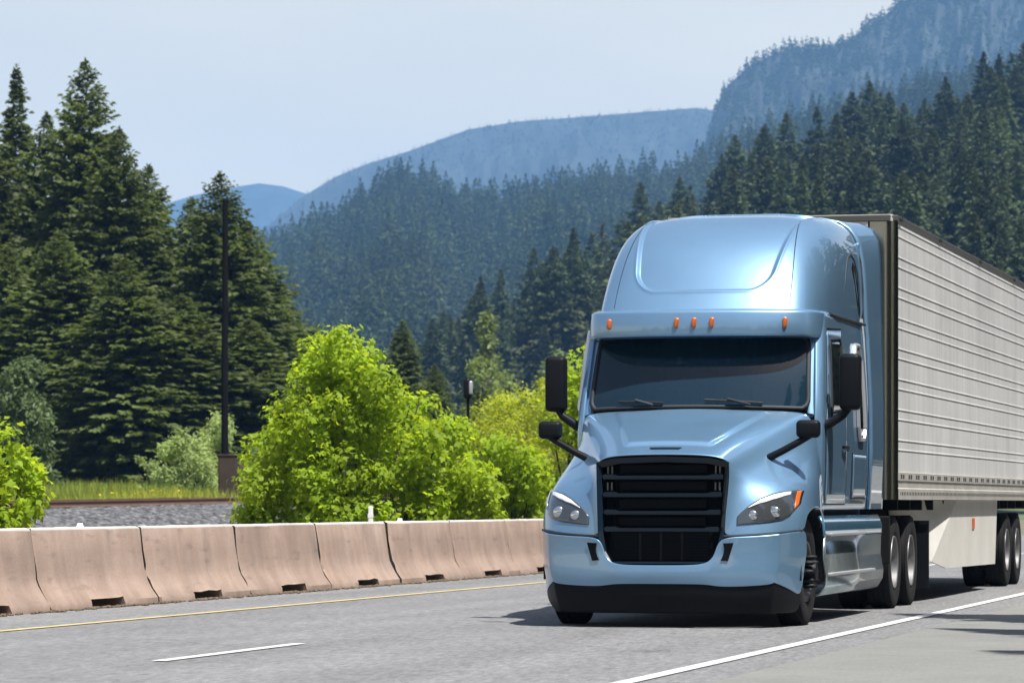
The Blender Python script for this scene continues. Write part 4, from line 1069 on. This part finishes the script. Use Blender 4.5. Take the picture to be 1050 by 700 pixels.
bm = bmesh.new(); add_tube(bm, [(.02, 0, 10.08), (.02, 0, 10.16)], [.10, .07], 12); bm_obj('pole_cap', bm, M['wood'], pole)
p = at(236, 515, 119)
bm = bmesh.new(); add_box(bm, -.33, .33, -.25, .25, 0, 1.38, .02, 2); add_box(bm, -.36, .36, -.28, .28, 1.38, 1.43, .01, 1)
cab_ = bm_obj('trackside_cabinet', bm, M['box_rust'], None, (p.x, p.y, 1.28)); tag(cab_, 'brown metal cabinet at the foot of the utility pole', 'cabinet')
bm = bmesh.new(); add_box(bm, -.28, .28, -.262, -.252, .1, 1.3, .004, 1); bm_obj('door', bm, M['box_rust'], cab_)
bm = bmesh.new(); add_box(bm, .34, .40, -.2, .2, -.2, 1.36, .01, 1); bm_obj('side_post', bm, M['bark'], cab_)
p = at(480, 394, 74)
sg = empty('signal_post', (p.x, p.y, -.1), 'small black rounded signal head on a thin post above the bushes', 'signal')
bm = bmesh.new(); add_tube(bm, [(0, 0, 0), (0, 0, p.z - .1)], .03, 8); bm_obj('post', bm, M['wood'], sg)
bm = bmesh.new(); add_box(bm, -.10, .08, -.08, .08, p.z - .20, p.z + .24, .085, 5); bm_obj('signal_head', bm, M['black'], sg, sm=50)
bm = bmesh.new(); add_box(bm, .03, .10, -.085, .02, p.z - .10, p.z + .17, .03, 3); bm_obj('signal_highlight', bm, M['grey_metal'], sg, sm=50)  # added pale grey piece imitating the highlight on the head's right side

# ------------------------------------------------------------------ vegetation
def unit(v): return v / np.maximum(np.linalg.norm(v, axis=-1, keepdims=True), 1e-9)

def fir_mesh(name, seed, h, r, nb, spray, m, low=0.03, power=0.85, irr=0.25, droop=0.25, puff=.35, pn=.13):
    """crown of a conifer: limbs in loose whorls, each carrying flat drooping sprays of needles"""
    rs = np.random.RandomState(seed)
    t = 1 - (1 - np.sort(rs.rand(nb))) ** 0.72 if False else np.sort(rs.rand(nb)) ** 0.9
    zb = h * (low + (0.985 - low) * t)
    L = (r * (1 - t) ** power + 0.003 * h) * (1 - irr + 2 * irr * rs.rand(nb) * rs.rand(nb) ** .3)
    az = rs.rand(nb) * 2 * math.pi
    lump = 1 + 0.16 * np.sin(az * 2 + zb * .55 + seed) + 0.10 * np.sin(az * 3 - zb * .9)
    L = L * np.minimum(lump, 1.12)
    pitch = -droop + (0.75 + droop) * t ** 2.2 + rs.normal(0, pn, nb) * (1 - .6 * t)
    pitch = np.clip(pitch, -.9, .65)
    V, Fc = [], []
    n_sp = np.maximum(2, np.ceil(L / (spray * .58)).astype(int))
    bi = np.repeat(np.arange(nb), n_sp)
    k = np.concatenate([np.arange(n) for n in n_sp]); kn = n_sp[bi]
    f = (k + rs.rand(len(k))) / kn
    f = 0.12 + 0.88 * f ** .8
    d = np.stack([np.cos(az[bi]), np.sin(az[bi]), np.zeros(len(bi))], -1)
    s = np.stack([-np.sin(az[bi]), np.cos(az[bi]), np.zeros(len(bi))], -1)
    rad = L[bi] * f
    P = d * rad[:, None]; P[:, 2] = zb[bi] + np.tan(pitch[bi]) * rad - 0.10 * rad * f + 0.06 * L[bi] * f ** 3
    for sgn in (-1, 1, 0):
        sw = sgn * (0.65 + rs.rand(len(bi)) * .5)
        ln = spray * (0.65 + 0.7 * rs.rand(len(bi))) * (1.0 - .75 * t[bi] ** 2.6) * (1.1 if sgn == 0 else 1)
        dirn = d + s * sw[:, None]; dirn[:, 2] += pitch[bi] * .6 - rs.rand(len(bi)) * (.35 + puff) + .12; dirn = unit(dirn)
        side = unit(np.cross(dirn, np.stack([rs.normal(0, puff * 1.5, len(bi)), rs.normal(0, puff * 1.5, len(bi)), np.ones(len(bi))], -1)))
        w = ln * (0.20 + .14 * rs.rand(len(bi)))
        a = P - dirn * (.1 * ln)[:, None]; tip = P + dirn * ln[:, None]; mid = P + dirn * (.42 * ln)[:, None]
        mid[:, 2] += .08 * ln
        b0 = mid + side * w[:, None]; b1 = mid - side * w[:, None]
        base = len(V) and sum(len(x) for x in V)
        n = len(bi); q = np.concatenate([a, b0, tip, b1]); i0 = base + np.arange(n)
        V.append(q); Fc.append(np.stack([i0, i0 + n, i0 + 2 * n, i0 + 3 * n], -1))
    n = 26; base = sum(len(x) for x in V)           # the leader: short upright sprays at the very tip
    zz = h * (1 - .07 * rs.rand(n) ** 1.2); a_ = rs.rand(n) * 6.28; ln = spray * (.35 + .5 * rs.rand(n))
    P = np.stack([np.zeros(n), np.zeros(n), zz - ln * .8], -1); dr = unit(np.stack([np.cos(a_) * .5, np.sin(a_) * .5, .9 + 0 * a_], -1)); sd = np.stack([-np.sin(a_), np.cos(a_), 0 * a_], -1)
    q = np.concatenate([P, P + dr * (ln * .5)[:, None] + sd * (ln * .16)[:, None], P + dr * ln[:, None], P + dr * (ln * .5)[:, None] - sd * (ln * .16)[:, None]])
    i0 = base + np.arange(n); V.append(q); Fc.append(np.stack([i0, i0 + n, i0 + 2 * n, i0 + 3 * n], -1))
    return np.concatenate(V), np.concatenate(Fc)

def mesh_from(name, V, F_, m):
    o = np_obj(name, V, F_, m); me = o.data; bpy.data.objects.remove(o); return me

def trunk_mesh(name, h, r0, seed, m=None):
    bm = bmesh.new(); rr = random.Random(seed)
    add_tube(bm, [(rr.uniform(-.05, .05) * i, rr.uniform(-.05, .05) * i, h * i / 6) for i in range(7)], [r0 * (1 - .94 * i / 6) for i in range(7)], 8)
    me = bpy.data.meshes.new(name); bm.to_mesh(me); bm.free(); me.materials.append(m or M['bark']); return me

def tree_obj(name, loc, crown, trunk, label, group=None, scale=(1, 1, 1), rot=0.0, cat='tree'):
    e = empty(name, loc, label, cat, group); e.scale = scale; e.rotation_euler = (0, 0, rot)
    for nm, me in (('crown', crown), ('trunk', trunk)):
        o = bpy.data.objects.new(nm, me); COL.objects.link(o); o.parent = e
    return e

# --- the tall firs on the left
near_var = []
for k, (h, r) in enumerate(((28, 6.4), (28, 5.7), (28, 6.9), (28, 3.9))):
    V, F_ = fir_mesh('c', 20 + k, h, r, 1900, 0.60, M['fir'], low=.02, power=.80 if k != 3 else .95, puff=.72, irr=.30, pn=.22)
    near_var.append((mesh_from('fir_crown', V, F_, M['fir']), trunk_mesh('fir_trunk', h * .97, .42, k)))
firs = [  # px of the top, py of the top, distance, kind, label
 (88, 57, 190, 0, 'tallest dark fir of the left group with a full pointed crown'),
 (17, 64, 206, 3, 'slender open topped fir standing left of the tallest fir'),
 (48, 112, 196, 1, 'dark fir shoulder between the slender and the tallest fir'),
 (122, 128, 186, 2, 'broad dark fir just right of the tallest fir'),
 (152, 166, 196, 1, 'dark fir with a ragged top filling the step beside the gap of sky'),
 (226, 174, 182, 2, 'full dark fir directly behind the utility pole'),
 (196, 200, 196, 1, 'dark fir left of the utility pole behind its neighbours'),
 (252, 222, 188, 0, 'dark fir sloping down right of the utility pole'),
 (278, 280, 192, 1, 'shorter dark fir near the right end of the left group'),
 (296, 335, 198, 2, 'lowest dark fir at the right end of the left group'),
 (-22, 92, 190, 0, 'dark fir cut off by the left edge of the picture'),
 (60, 235, 172, 2, 'dark fir in the front row below the tallest fir'),
 (128, 262, 168, 0, 'dark fir in the front row left of the pole'),
 (8, 250, 174, 1, 'dark fir in the front row at the left edge'),
 (186, 300, 170, 2, 'dark fir in the front row beside the pole above the willow'),
 (255, 325, 172, 1, 'dark fir in the front row above the left end of the maple')]
rnd = random.Random(11)
for px, py, D, kd, lab in firs:
    p = at(px, py, D); h = p.z - .6; sc = h / 28.0
    w = max(sc, .8) * rnd.uniform(1.0, 1.15)
    tree_obj('fir_tree', (p.x, p.y, .6), *near_var[kd], lab, 'tall firs on the left', (w, w, sc), rnd.uniform(0, 6.28))
p = at(413, 326, 205); h = p.z - .3
tree_obj('fir_tree', (p.x, p.y, .3), *near_var[1], 'single small dark fir rising behind the gap between the two green bushes', None, (h / 28 * 1.25, h / 28 * 1.25, h / 28), 1.0)
p = at(446, 372, 215); h = p.z - .3
tree_obj('fir_tree', (p.x, p.y, .3), *near_var[2], 'short dark fir right of the single fir between the bushes', None, (h / 28 * 1.3, h / 28 * 1.3, h / 28), 2.0)

# --- firs on the hillside behind the truck: the large ones singly, the rest as a wood
hill_var = []
for k, (h, r) in enumerate(((34, 10.0), (34, 8.6), (34, 10.8), (34, 9.2), (34, 6.8))):
    V, F_ = fir_mesh('c', 50 + k, h, r, 760, 1.30, M['hillfir'], low=.03, power=.90, irr=.4, puff=.7, pn=.2)
    hill_var.append((mesh_from('fir_crown', V, F_, M['hillfir']), trunk_mesh('fir_trunk', h * .96, .4, 30 + k)))
rs = np.random.RandomState(77)
def visible_px(P):
    D = -P[:, 0] * SN + P[:, 1] * CS; xc = P[:, 0] * CS + P[:, 1] * SN
    return 525 + FPX * xc / D, 515 - FPX * (P[:, 2] - CAM_H) / D, D
n = 2600
u = rs.rand(n); v = rs.rand(n) ** .75 * 1.02
P = s_near(u, v); px, py, D = visible_px(P)
keep = []; cell = {}
order = np.argsort(D)
for i in order:                                   # trees keep their distance from one another
    key = (int(P[i, 0] // 9.5), int(P[i, 1] // 9.5))
    if key in cell: continue
    cell[key] = 1; keep.append(i)
keep = np.array(keep)
def shows(i):
    if px[i] < 270 or px[i] > 1060: return False
    tip = py[i] - 24 / D[i] * FPX
    if 600 < px[i] < 920 and tip > 222: return False
    if px[i] >= 920 and tip > 219 + (px[i] - 918) * .545: return False
    if px[i] < 470 and tip > 420: return False
    if px[i] < 640 and D[i] < 640: return False
    return True
single = [i for i in keep if shows(i)]
single = sorted(single, key=lambda i: D[i])[:290]
sset = set(single)
rnd = random.Random(3)
for i in single:
    sz = rnd.uniform(.42, .92); w = sz * rnd.uniform(.9, 1.2)
    tree_obj('hillside_fir', (P[i, 0], P[i, 1], P[i, 2] - .5), *hill_var[rnd.randrange(5)], 'dark green fir in the wood on the hillside behind the truck', 'firs on the near hillside', (w, w, sz), rnd.uniform(0, 6.28))

def wood(name, pts, sizes, tmpl, m, label):
    """many far trees merged as one mass"""
    rs_ = np.random.RandomState(len(pts)); VV, FF = [], []; base = 0
    for p_, s_ in zip(pts, sizes):
        V, F_ = tmpl[rs_.randint(len(tmpl))]; a = rs_.rand() * 6.28
        c, s = math.cos(a), math.sin(a); w = s_ * rs_.uniform(.85, 1.2)
        X = np.empty_like(V); X[:, 0] = (V[:, 0] * c - V[:, 1] * s) * w + p_[0]; X[:, 1] = (V[:, 0] * s + V[:, 1] * c) * w + p_[1]; X[:, 2] = V[:, 2] * s_ + p_[2] - .5
        VV.append(X); FF.append(F_ + base); base += len(V)
    o = np_obj(name, np.concatenate(VV), np.concatenate(FF), m); tag(o, label, kind='stuff'); return o
def lite(seed, h, r, nb, sp): return fir_mesh('c', seed, h, r, nb, sp, None, low=.06, power=.95, irr=.3, puff=.5)
t_mid = [lite(80 + k, 33, r, 150, 2.0) for k, r in enumerate((8.6, 7.2, 9.4, 6.0))]
t_far = [lite(90 + k, 20, r, 20, 3.6) for k, r in enumerate((3.4, 2.6, 4.0))]
rest = [i for i in keep if i not in sset and 255 < px[i] < 1070 and not (px[i] < 640 and D[i] < 640)]
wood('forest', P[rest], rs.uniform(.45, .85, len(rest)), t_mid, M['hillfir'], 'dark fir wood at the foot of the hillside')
n = 9000
u = rs.rand(n); v = rs.rand(n) ** .8 * 1.02
Pm = s_mid(u, v); pxm, pym, Dm = visible_px(Pm)
ok = (pxm > 225) & (pxm < 1070) & (pym < 470)
seen = {}
for i in range(n):
    key = (int(Pm[i, 0] // 12), int(Pm[i, 1] // 12)); ok[i] = ok[i] and key not in seen; seen[key] = 1
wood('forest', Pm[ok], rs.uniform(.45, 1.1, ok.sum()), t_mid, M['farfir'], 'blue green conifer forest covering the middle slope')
fz = []
for sf, nn in ((s_blue, 7000), (s_cliff, 6000)):
    u = rs.rand(nn); v = 1.02 - rs.rand(nn) ** 1.6 * .75; Pq = sf(u, v); a, b_, _ = visible_px(Pq); fz.append(Pq[(a > 225) & (a < 1070) & (b_ > -60)])
fz = np.concatenate(fz)
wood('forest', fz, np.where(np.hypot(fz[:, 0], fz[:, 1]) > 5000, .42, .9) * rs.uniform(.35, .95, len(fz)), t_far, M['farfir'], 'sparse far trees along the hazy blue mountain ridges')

# --- broadleaf shrubs
def leaf_shape(kind):
    if kind == 'maple':
        return np.array([(0, 0, 0), (.30, .12, .02), (.50, .46, -.05), (.22, .52, .02), (.0, 1.0, -.10), (-.22, .52, .02), (-.50, .46, -.05), (-.30, .12, .02)])
    return np.array([(0, 0, 0), (.20, .35, .02), (.13, .75, -.03), (0, 1.0, -.08), (-.13, .75, -.03), (-.20, .35, .02)])

def leafy(seed, blobs, n, size, kind, up=0.5, twig=5, spread=.2, shell=.55):
    """leaves in sprigs spread through the outer volume of many overlapping clumps; blobs = (x, y, z, rx, ry, rz)"""
    rs_ = np.random.RandomState(seed); B = np.array(blobs)
    vol = (B[:, 3] * B[:, 4] * B[:, 5]) ** (2 / 3.); pr = vol / vol.sum()
    ns = n // twig; bi = rs_.choice(len(B), ns, p=pr)
    d = unit(rs_.normal(0, 1, (ns, 3))); rr = shell + (1.0 - shell) * rs_.rand(ns) ** .55
    c = B[bi, :3] + d * B[bi, 3:] * rr[:, None]
    c = np.repeat(c, twig, 0); dn = np.repeat(unit(d * np.array([1, 1, .7])), twig, 0)
    c = c + rs_.normal(0, spread * .5, c.shape)
    m_ = len(c)
    nrm = unit(dn * .7 + np.array([0, 0, up]) + rs_.normal(0, .45, (m_, 3)))
    tang = unit(np.cross(nrm, rs_.normal(0, 1, (m_, 3)))); tang[:, 2] -= .35; tang = unit(tang - nrm * (tang * nrm).sum(-1, keepdims=True))
    bit = np.cross(nrm, tang)
    S = leaf_shape(kind); k = len(S); sz = size * rs_.uniform(.6, 1.25, m_)
    V = c[:, None, :] + (bit[:, None, :] * S[None, :, 0:1] + tang[:, None, :] * S[None, :, 1:2] + nrm[:, None, :] * S[None, :, 2:3]) * sz[:, None, None]
    keep_ = V[:, :, 2].min(1) > 0.02
    V = V[keep_]; F_ = np.arange(len(V) * k).reshape(-1, k)
    return V.reshape(-1, 3), F_

def clumpy(seed, w, h, d, nb, base=.15, top=1.0, rmin=.12, rmax=.24, prof=None):
    """centres of leaf clumps filling a mound; prof(x in -1..1) = relative height"""
    rr = random.Random(seed); out = []
    while len(out) < nb:
        x = rr.uniform(-1, 1); y = rr.uniform(-1, 1); z = rr.uniform(0, 1)
        hp = prof(x) if prof else math.sqrt(max(0, 1 - x * x))
        r_ = rr.uniform(rmin, rmax)
        if (y * y) > max(0.02, 1 - x * x * .8) or z > hp: continue
        if z / max(hp, .01) < .55 and abs(y) < .35 and abs(x) < .5 and rr.random() < .5: continue
        out.append((x * w / 2, y * d / 2, base + z * h * top, r_ * w * .55, r_ * w * .55, r_ * h * .62))
    return out

def stems(bm, seed, h, w, n, r0):
    rr = random.Random(seed)
    for k in range(n):
        a = rr.uniform(0, 6.28); l = rr.uniform(.2, .9)
        pts = [(0.05 * math.cos(a), .05 * math.sin(a), 0)]
        for q in (.3, .6, .95): pts.append((math.cos(a) * w / 2 * l * q + rr.uniform(-.08, .08), math.sin(a) * w / 2 * l * q * .7 + rr.uniform(-.08, .08), h * q * (1.05 - .4 * l)))
        add_tube(bm, pts, [r0, r0 * .75, r0 * .5, r0 * .2], 6)

def shrub(name, px, D, width_px, top_py, label, m, kind, nleaf, size, seed, nb, group=None, depth=None, prof=None, z0=-.08, cat='shrub', rmin=.12, rmax=.24, up=.5, nst=9):
    p = at(px, 515, D); h = (515 - top_py) / FPX * D + CAM_H - z0; w = width_px / FPX * D; d = depth or w * .85
    e = empty(name, (p.x, p.y, z0), label, cat, group); e.rotation_euler = (0, 0, TH)
    V, F_ = leafy(seed, clumpy(seed, w, h * .93, d, nb, prof=prof, rmin=rmin, rmax=rmax), nleaf, size, kind, up, spread=size * 1.0)
    np_obj('foliage', V, F_, m, e)
    bm = bmesh.new(); stems(bm, seed, h * .85, w, nst, max(.02, h * .013)); bm_obj('stems', bm, M['bark'], e, sm=60)
    return e
def prof_maple(x): return float(np.interp(x, [-1, -.92, -.75, -.55, -.38, -.2, 0, .2, .45, .7, .9, 1], [.2, .56, .74, .90, 1.0, .98, .90, .76, .66, .60, .44, .1]))
shrub('maple_shrub', 384, 61, 258, 342, 'large bright green maple shrub behind the barrier in the middle', M['maple'], 'maple', 36000, .105, 5, 240, depth=2.5, prof=prof_maple, rmin=.10, rmax=.17)
shrub('maple_shrub', -2, 50, 92, 432, 'bright green maple shrub cut by the left edge of the picture', M['maple'], 'maple', 5000, .11, 9, 46, depth=1.4, rmin=.14, rmax=.24)
shrub('maple_shrub', 598, 77, 96, 362, 'bright green maple shrub half hidden behind the left truck mirrors', M['maple'], 'maple', 4200, .13, 12, 46, depth=1.8, rmin=.16, rmax=.26)
shrub('maple_shrub', 515, 72, 120, 452, 'low bright green maple shrub between the big maple and the truck', M['maple'], 'maple', 8000, .12, 15, 60, depth=2.0, rmin=.14, rmax=.24)
def prof_yg(x): return float(np.interp(x, [-1, -.8, -.4, 0, .3, .6, .85, 1], [.3, .66, .84, .95, 1.0, .9, .7, .3]))
shrub('leafy_shrub', 535, 92, 165, 384, 'wide yellow green young shrub behind the truck mirrors', M['yellowgreen'], 'oval', 30000, .105, 21, 120, depth=4.2, prof=prof_yg, rmin=.10, rmax=.17)
shrub('willow_shrub', 190, 128, 74, 442, 'pale green willow shrub on the meadow left of the cabinet', M['willow'], 'oval', 7000, .14, 23, 46, z0=.6, rmin=.12, rmax=.22)
shrub('willow_shrub', 222, 138, 60, 424, 'pale green willow shrub behind the utility pole', M['willow'], 'oval', 5000, .15, 24, 40, z0=.6, rmin=.12, rmax=.22)
shrub('willow_shrub', 262, 134, 60, 452, 'low pale green shrub between the cabinet and the big maple', M['willow'], 'oval', 4000, .15, 25, 34, z0=.6, rmin=.12, rmax=.22)
shrub('willow_shrub', 150, 132, 46, 468, 'small pale green shrub left of the willow on the meadow', M['willow'], 'oval', 2600, .14, 26, 26, z0=.6, rmin=.12, rmax=.22)

def broadleaf(px, D, width_px, top_py, label, m, nleaf, size, seed, nb, z0=.3, slim=False):
    p = at(px, 515, D); h = (515 - top_py) / FPX * D + CAM_H - z0; w = width_px / FPX * D
    e = empty('broadleaf_tree', (p.x, p.y, z0), label, 'tree'); rr = random.Random(seed); bl = []
    for k in range(nb):
        z = rr.uniform(.18, .97); half = (w / 2) * (math.sin(math.pi * min(1, z * .95 + .05)) ** .6) * (.9 if slim else 1)
        a = rr.uniform(0, 6.28); q = math.sqrt(rr.random()) * half * .8
        bl.append((q * math.cos(a), q * math.sin(a), z * h, w * .15, w * .15, w * .13))
    V, F_ = leafy(seed, bl, nleaf, size, 'oval', .4, spread=size)
    np_obj('crown', V, F_, m, e)
    bm = bmesh.new(); add_tube(bm, [(0, 0, -.3), (.1, 0, h * .4), (0, .1, h * .9)], [h * .02, h * .014, h * .003], 8)
    for k in range(10):
        a = rr.uniform(0, 6.28); z = rr.uniform(.25, .8) * h
        add_tube(bm, [(0, 0, z), (math.cos(a) * w * .2, math.sin(a) * w * .2, z + h * .08), (math.cos(a) * w * .36, math.sin(a) * w * .36, z + h * .12)], [h * .007, h * .004, h * .001], 5)
    bm_obj('trunk', bm, M['bark'], e, sm=60)
broadleaf(24, 150, 82, 372, 'grey green broadleaf tree in front of the firs at the left edge', M['greygreen'], 9000, .24, 31, 60)
broadleaf(500, 300, 30, 318, 'pale slim poplar above the bushes between maple and truck', M['poplar'], 3000, .42, 32, 30, slim=True)
broadleaf(494, 240, 52, 364, 'pale green rounded tree just behind the black signal head', M['poplar'], 3400, .34, 33, 34)
broadleaf(520, 236, 40, 376, 'pale open branched young tree left of the truck mirrors', M['poplar'], 1100, .36, 34, 22)
broadleaf(570, 330, 60, 352, 'dull green broadleaf tree low on the hillside foot left of the cab', M['greygreen'], 3000, .5, 35, 30)

# --- meadow grass beyond the railway, with yellow flowers
rs = np.random.RandomState(99); n = 26000
px = rs.uniform(-20, 300, n); D = 104 + 62 * rs.rand(n) ** 1.4
xc = (px - 525) / FPX * D; X = -D * SN + xc * CS; Y = D * CS + xc * SN
hh = rs.uniform(.35, .95, n) * (0.65 + .5 * np.sin(X * .5) * np.sin(Y * .21)); hh = np.clip(hh, .2, 1.1)
gz = np.interp(D, [100, 108, 118, 170], [.55, .8, .95, 1.3])
az = rs.rand(n) * 6.28; w = rs.uniform(.02, .05, n); lean = rs.normal(0, .28, (n, 2))
V = np.zeros((n, 3, 3)); V[:, 0] = np.stack([X - np.cos(az) * w, Y - np.sin(az) * w, gz], -1); V[:, 1] = np.stack([X + np.cos(az) * w, Y + np.sin(az) * w, gz], -1)
V[:, 2] = np.stack([X + lean[:, 0] * hh, Y + lean[:, 1] * hh, gz + hh], -1)
tag(np_obj('grass', V.reshape(-1, 3), np.arange(n * 3).reshape(-1, 3), M['grass']), 'tall green meadow grass between the railway and the firs', kind='stuff')
cs_ = [at(-900, 515, 104), at(330, 515, 104), at(330, 515, 200), at(-900, 515, 200)]
tag(np_obj('meadow', [(q.x, q.y, z) for q, z in zip(cs_, (.60, .60, 1.5, 1.5))] + [(q.x, q.y, -.5) for q in cs_], [(0, 1, 2, 3), (0, 1, 5, 4), (1, 2, 6, 5), (3, 0, 4, 7)], M['meadow']), 'green meadow ground beyond the railway', kind='structure')
n = 90; px = rs.normal(140, 28, n); D = rs.uniform(106, 120, n); xc = (px - 525) / FPX * D
c = np.stack([-D * SN + xc * CS, D * CS + xc * SN, 1.20 + rs.uniform(.0, .32, n)], -1); q = rs.uniform(.03, .06, n)
dv = np.array([(1, 0, 0), (0, 1, 0), (-1, 0, 0), (0, -1, 0), (0, 0, .8), (0, 0, -.5)])
V = c[:, None] + dv[None] * q[:, None, None]; b6 = np.arange(n)[:, None, None] * 6
T = np.array([(0, 1, 4), (1, 2, 4), (2, 3, 4), (3, 0, 4), (1, 0, 5), (2, 1, 5), (3, 2, 5), (0, 3, 5)])
tag(np_obj('wildflowers', V.reshape(-1, 3), (T[None] + b6).reshape(-1, 3), M['flower']), 'patch of yellow wildflowers at the meadow edge left of the willow', kind='stuff')
# weeds at the back foot of the barrier
n = 9000; y = rs.uniform(34, 75, n); x = -15.2 - np.abs(rs.normal(0, 2.5, n)); hh = rs.uniform(.1, .4, n); az = rs.rand(n) * 6.28; w = rs.uniform(.008, .02, n); lean = rs.normal(0, .3, (n, 2))
V = np.zeros((n, 3, 3)); V[:, 0] = np.stack([x - np.cos(az) * w, y - np.sin(az) * w, x * 0 - .06], -1); V[:, 1] = np.stack([x + np.cos(az) * w, y + np.sin(az) * w, x * 0 - .06], -1); V[:, 2] = np.stack([x + lean[:, 0] * hh, y + lean[:, 1] * hh, hh - .06], -1)
tag(np_obj('weeds', V.reshape(-1, 3), np.arange(n * 3).reshape(-1, 3), M['grass']), 'weedy grass on the verge behind the barrier', kind='stuff')

# --- roadside trees just outside the picture on the right (they shade the shoulder and mirror in the paint)
for x, y, k, sc, lab in ((1.9, 33.4, 3, .70, 'nearest roadside fir right of the picture, shading the shoulder'), (3.8, 44, 0, .55, 'roadside fir beyond the right edge, second along the shoulder'),
                         (6.5, 33, 2, .6, 'broad roadside fir to the right of the truck outside the picture'), (5.5, 56, 1, .6, 'roadside fir beyond the right edge, farthest along the shoulder'),
                         (1.9, 29.6, 3, .60, 'slender roadside fir right of the picture, first before the truck'), (2.4, 25.0, 3, .55, 'slender roadside fir nearest the viewer on the right')):
    tree_obj('roadside_fir', (x, y, -.06), *near_var[k], lab, 'roadside firs right of the picture', (sc, sc, sc), y)
# the wood lining the highway outside the picture, right of the truck and behind the viewer (mirrored in paint and glass)
rs = np.random.RandomState(41); tw = [lite(140 + k, 20, r, 150, 1.3) for k, r in enumerate((3.6, 3.0, 4.2))]
Pl = [at(q, 515, 190 + 40 * rs.rand()) for q in range(-620, -60, 26)]
Pw = [(q.x, q.y, .6) for q in Pl] + [(4 + 9 * rs.rand() + max(0, y - 60) * .02, y, -.06) for y in np.arange(48, 330, 3.2)] + [(x, -45 - 30 * rs.rand(), -.06) for x in np.arange(-60, 45, 3.5)] + [(14 + 14 * rs.rand(), y, -.06) for y in np.arange(-30, 60, 4)]
wood('roadside_wood', np.array(Pw), rs.uniform(.6, 1.15, len(Pw)), tw, M['hillfir'], 'fir wood lining the highway on either side of the view')
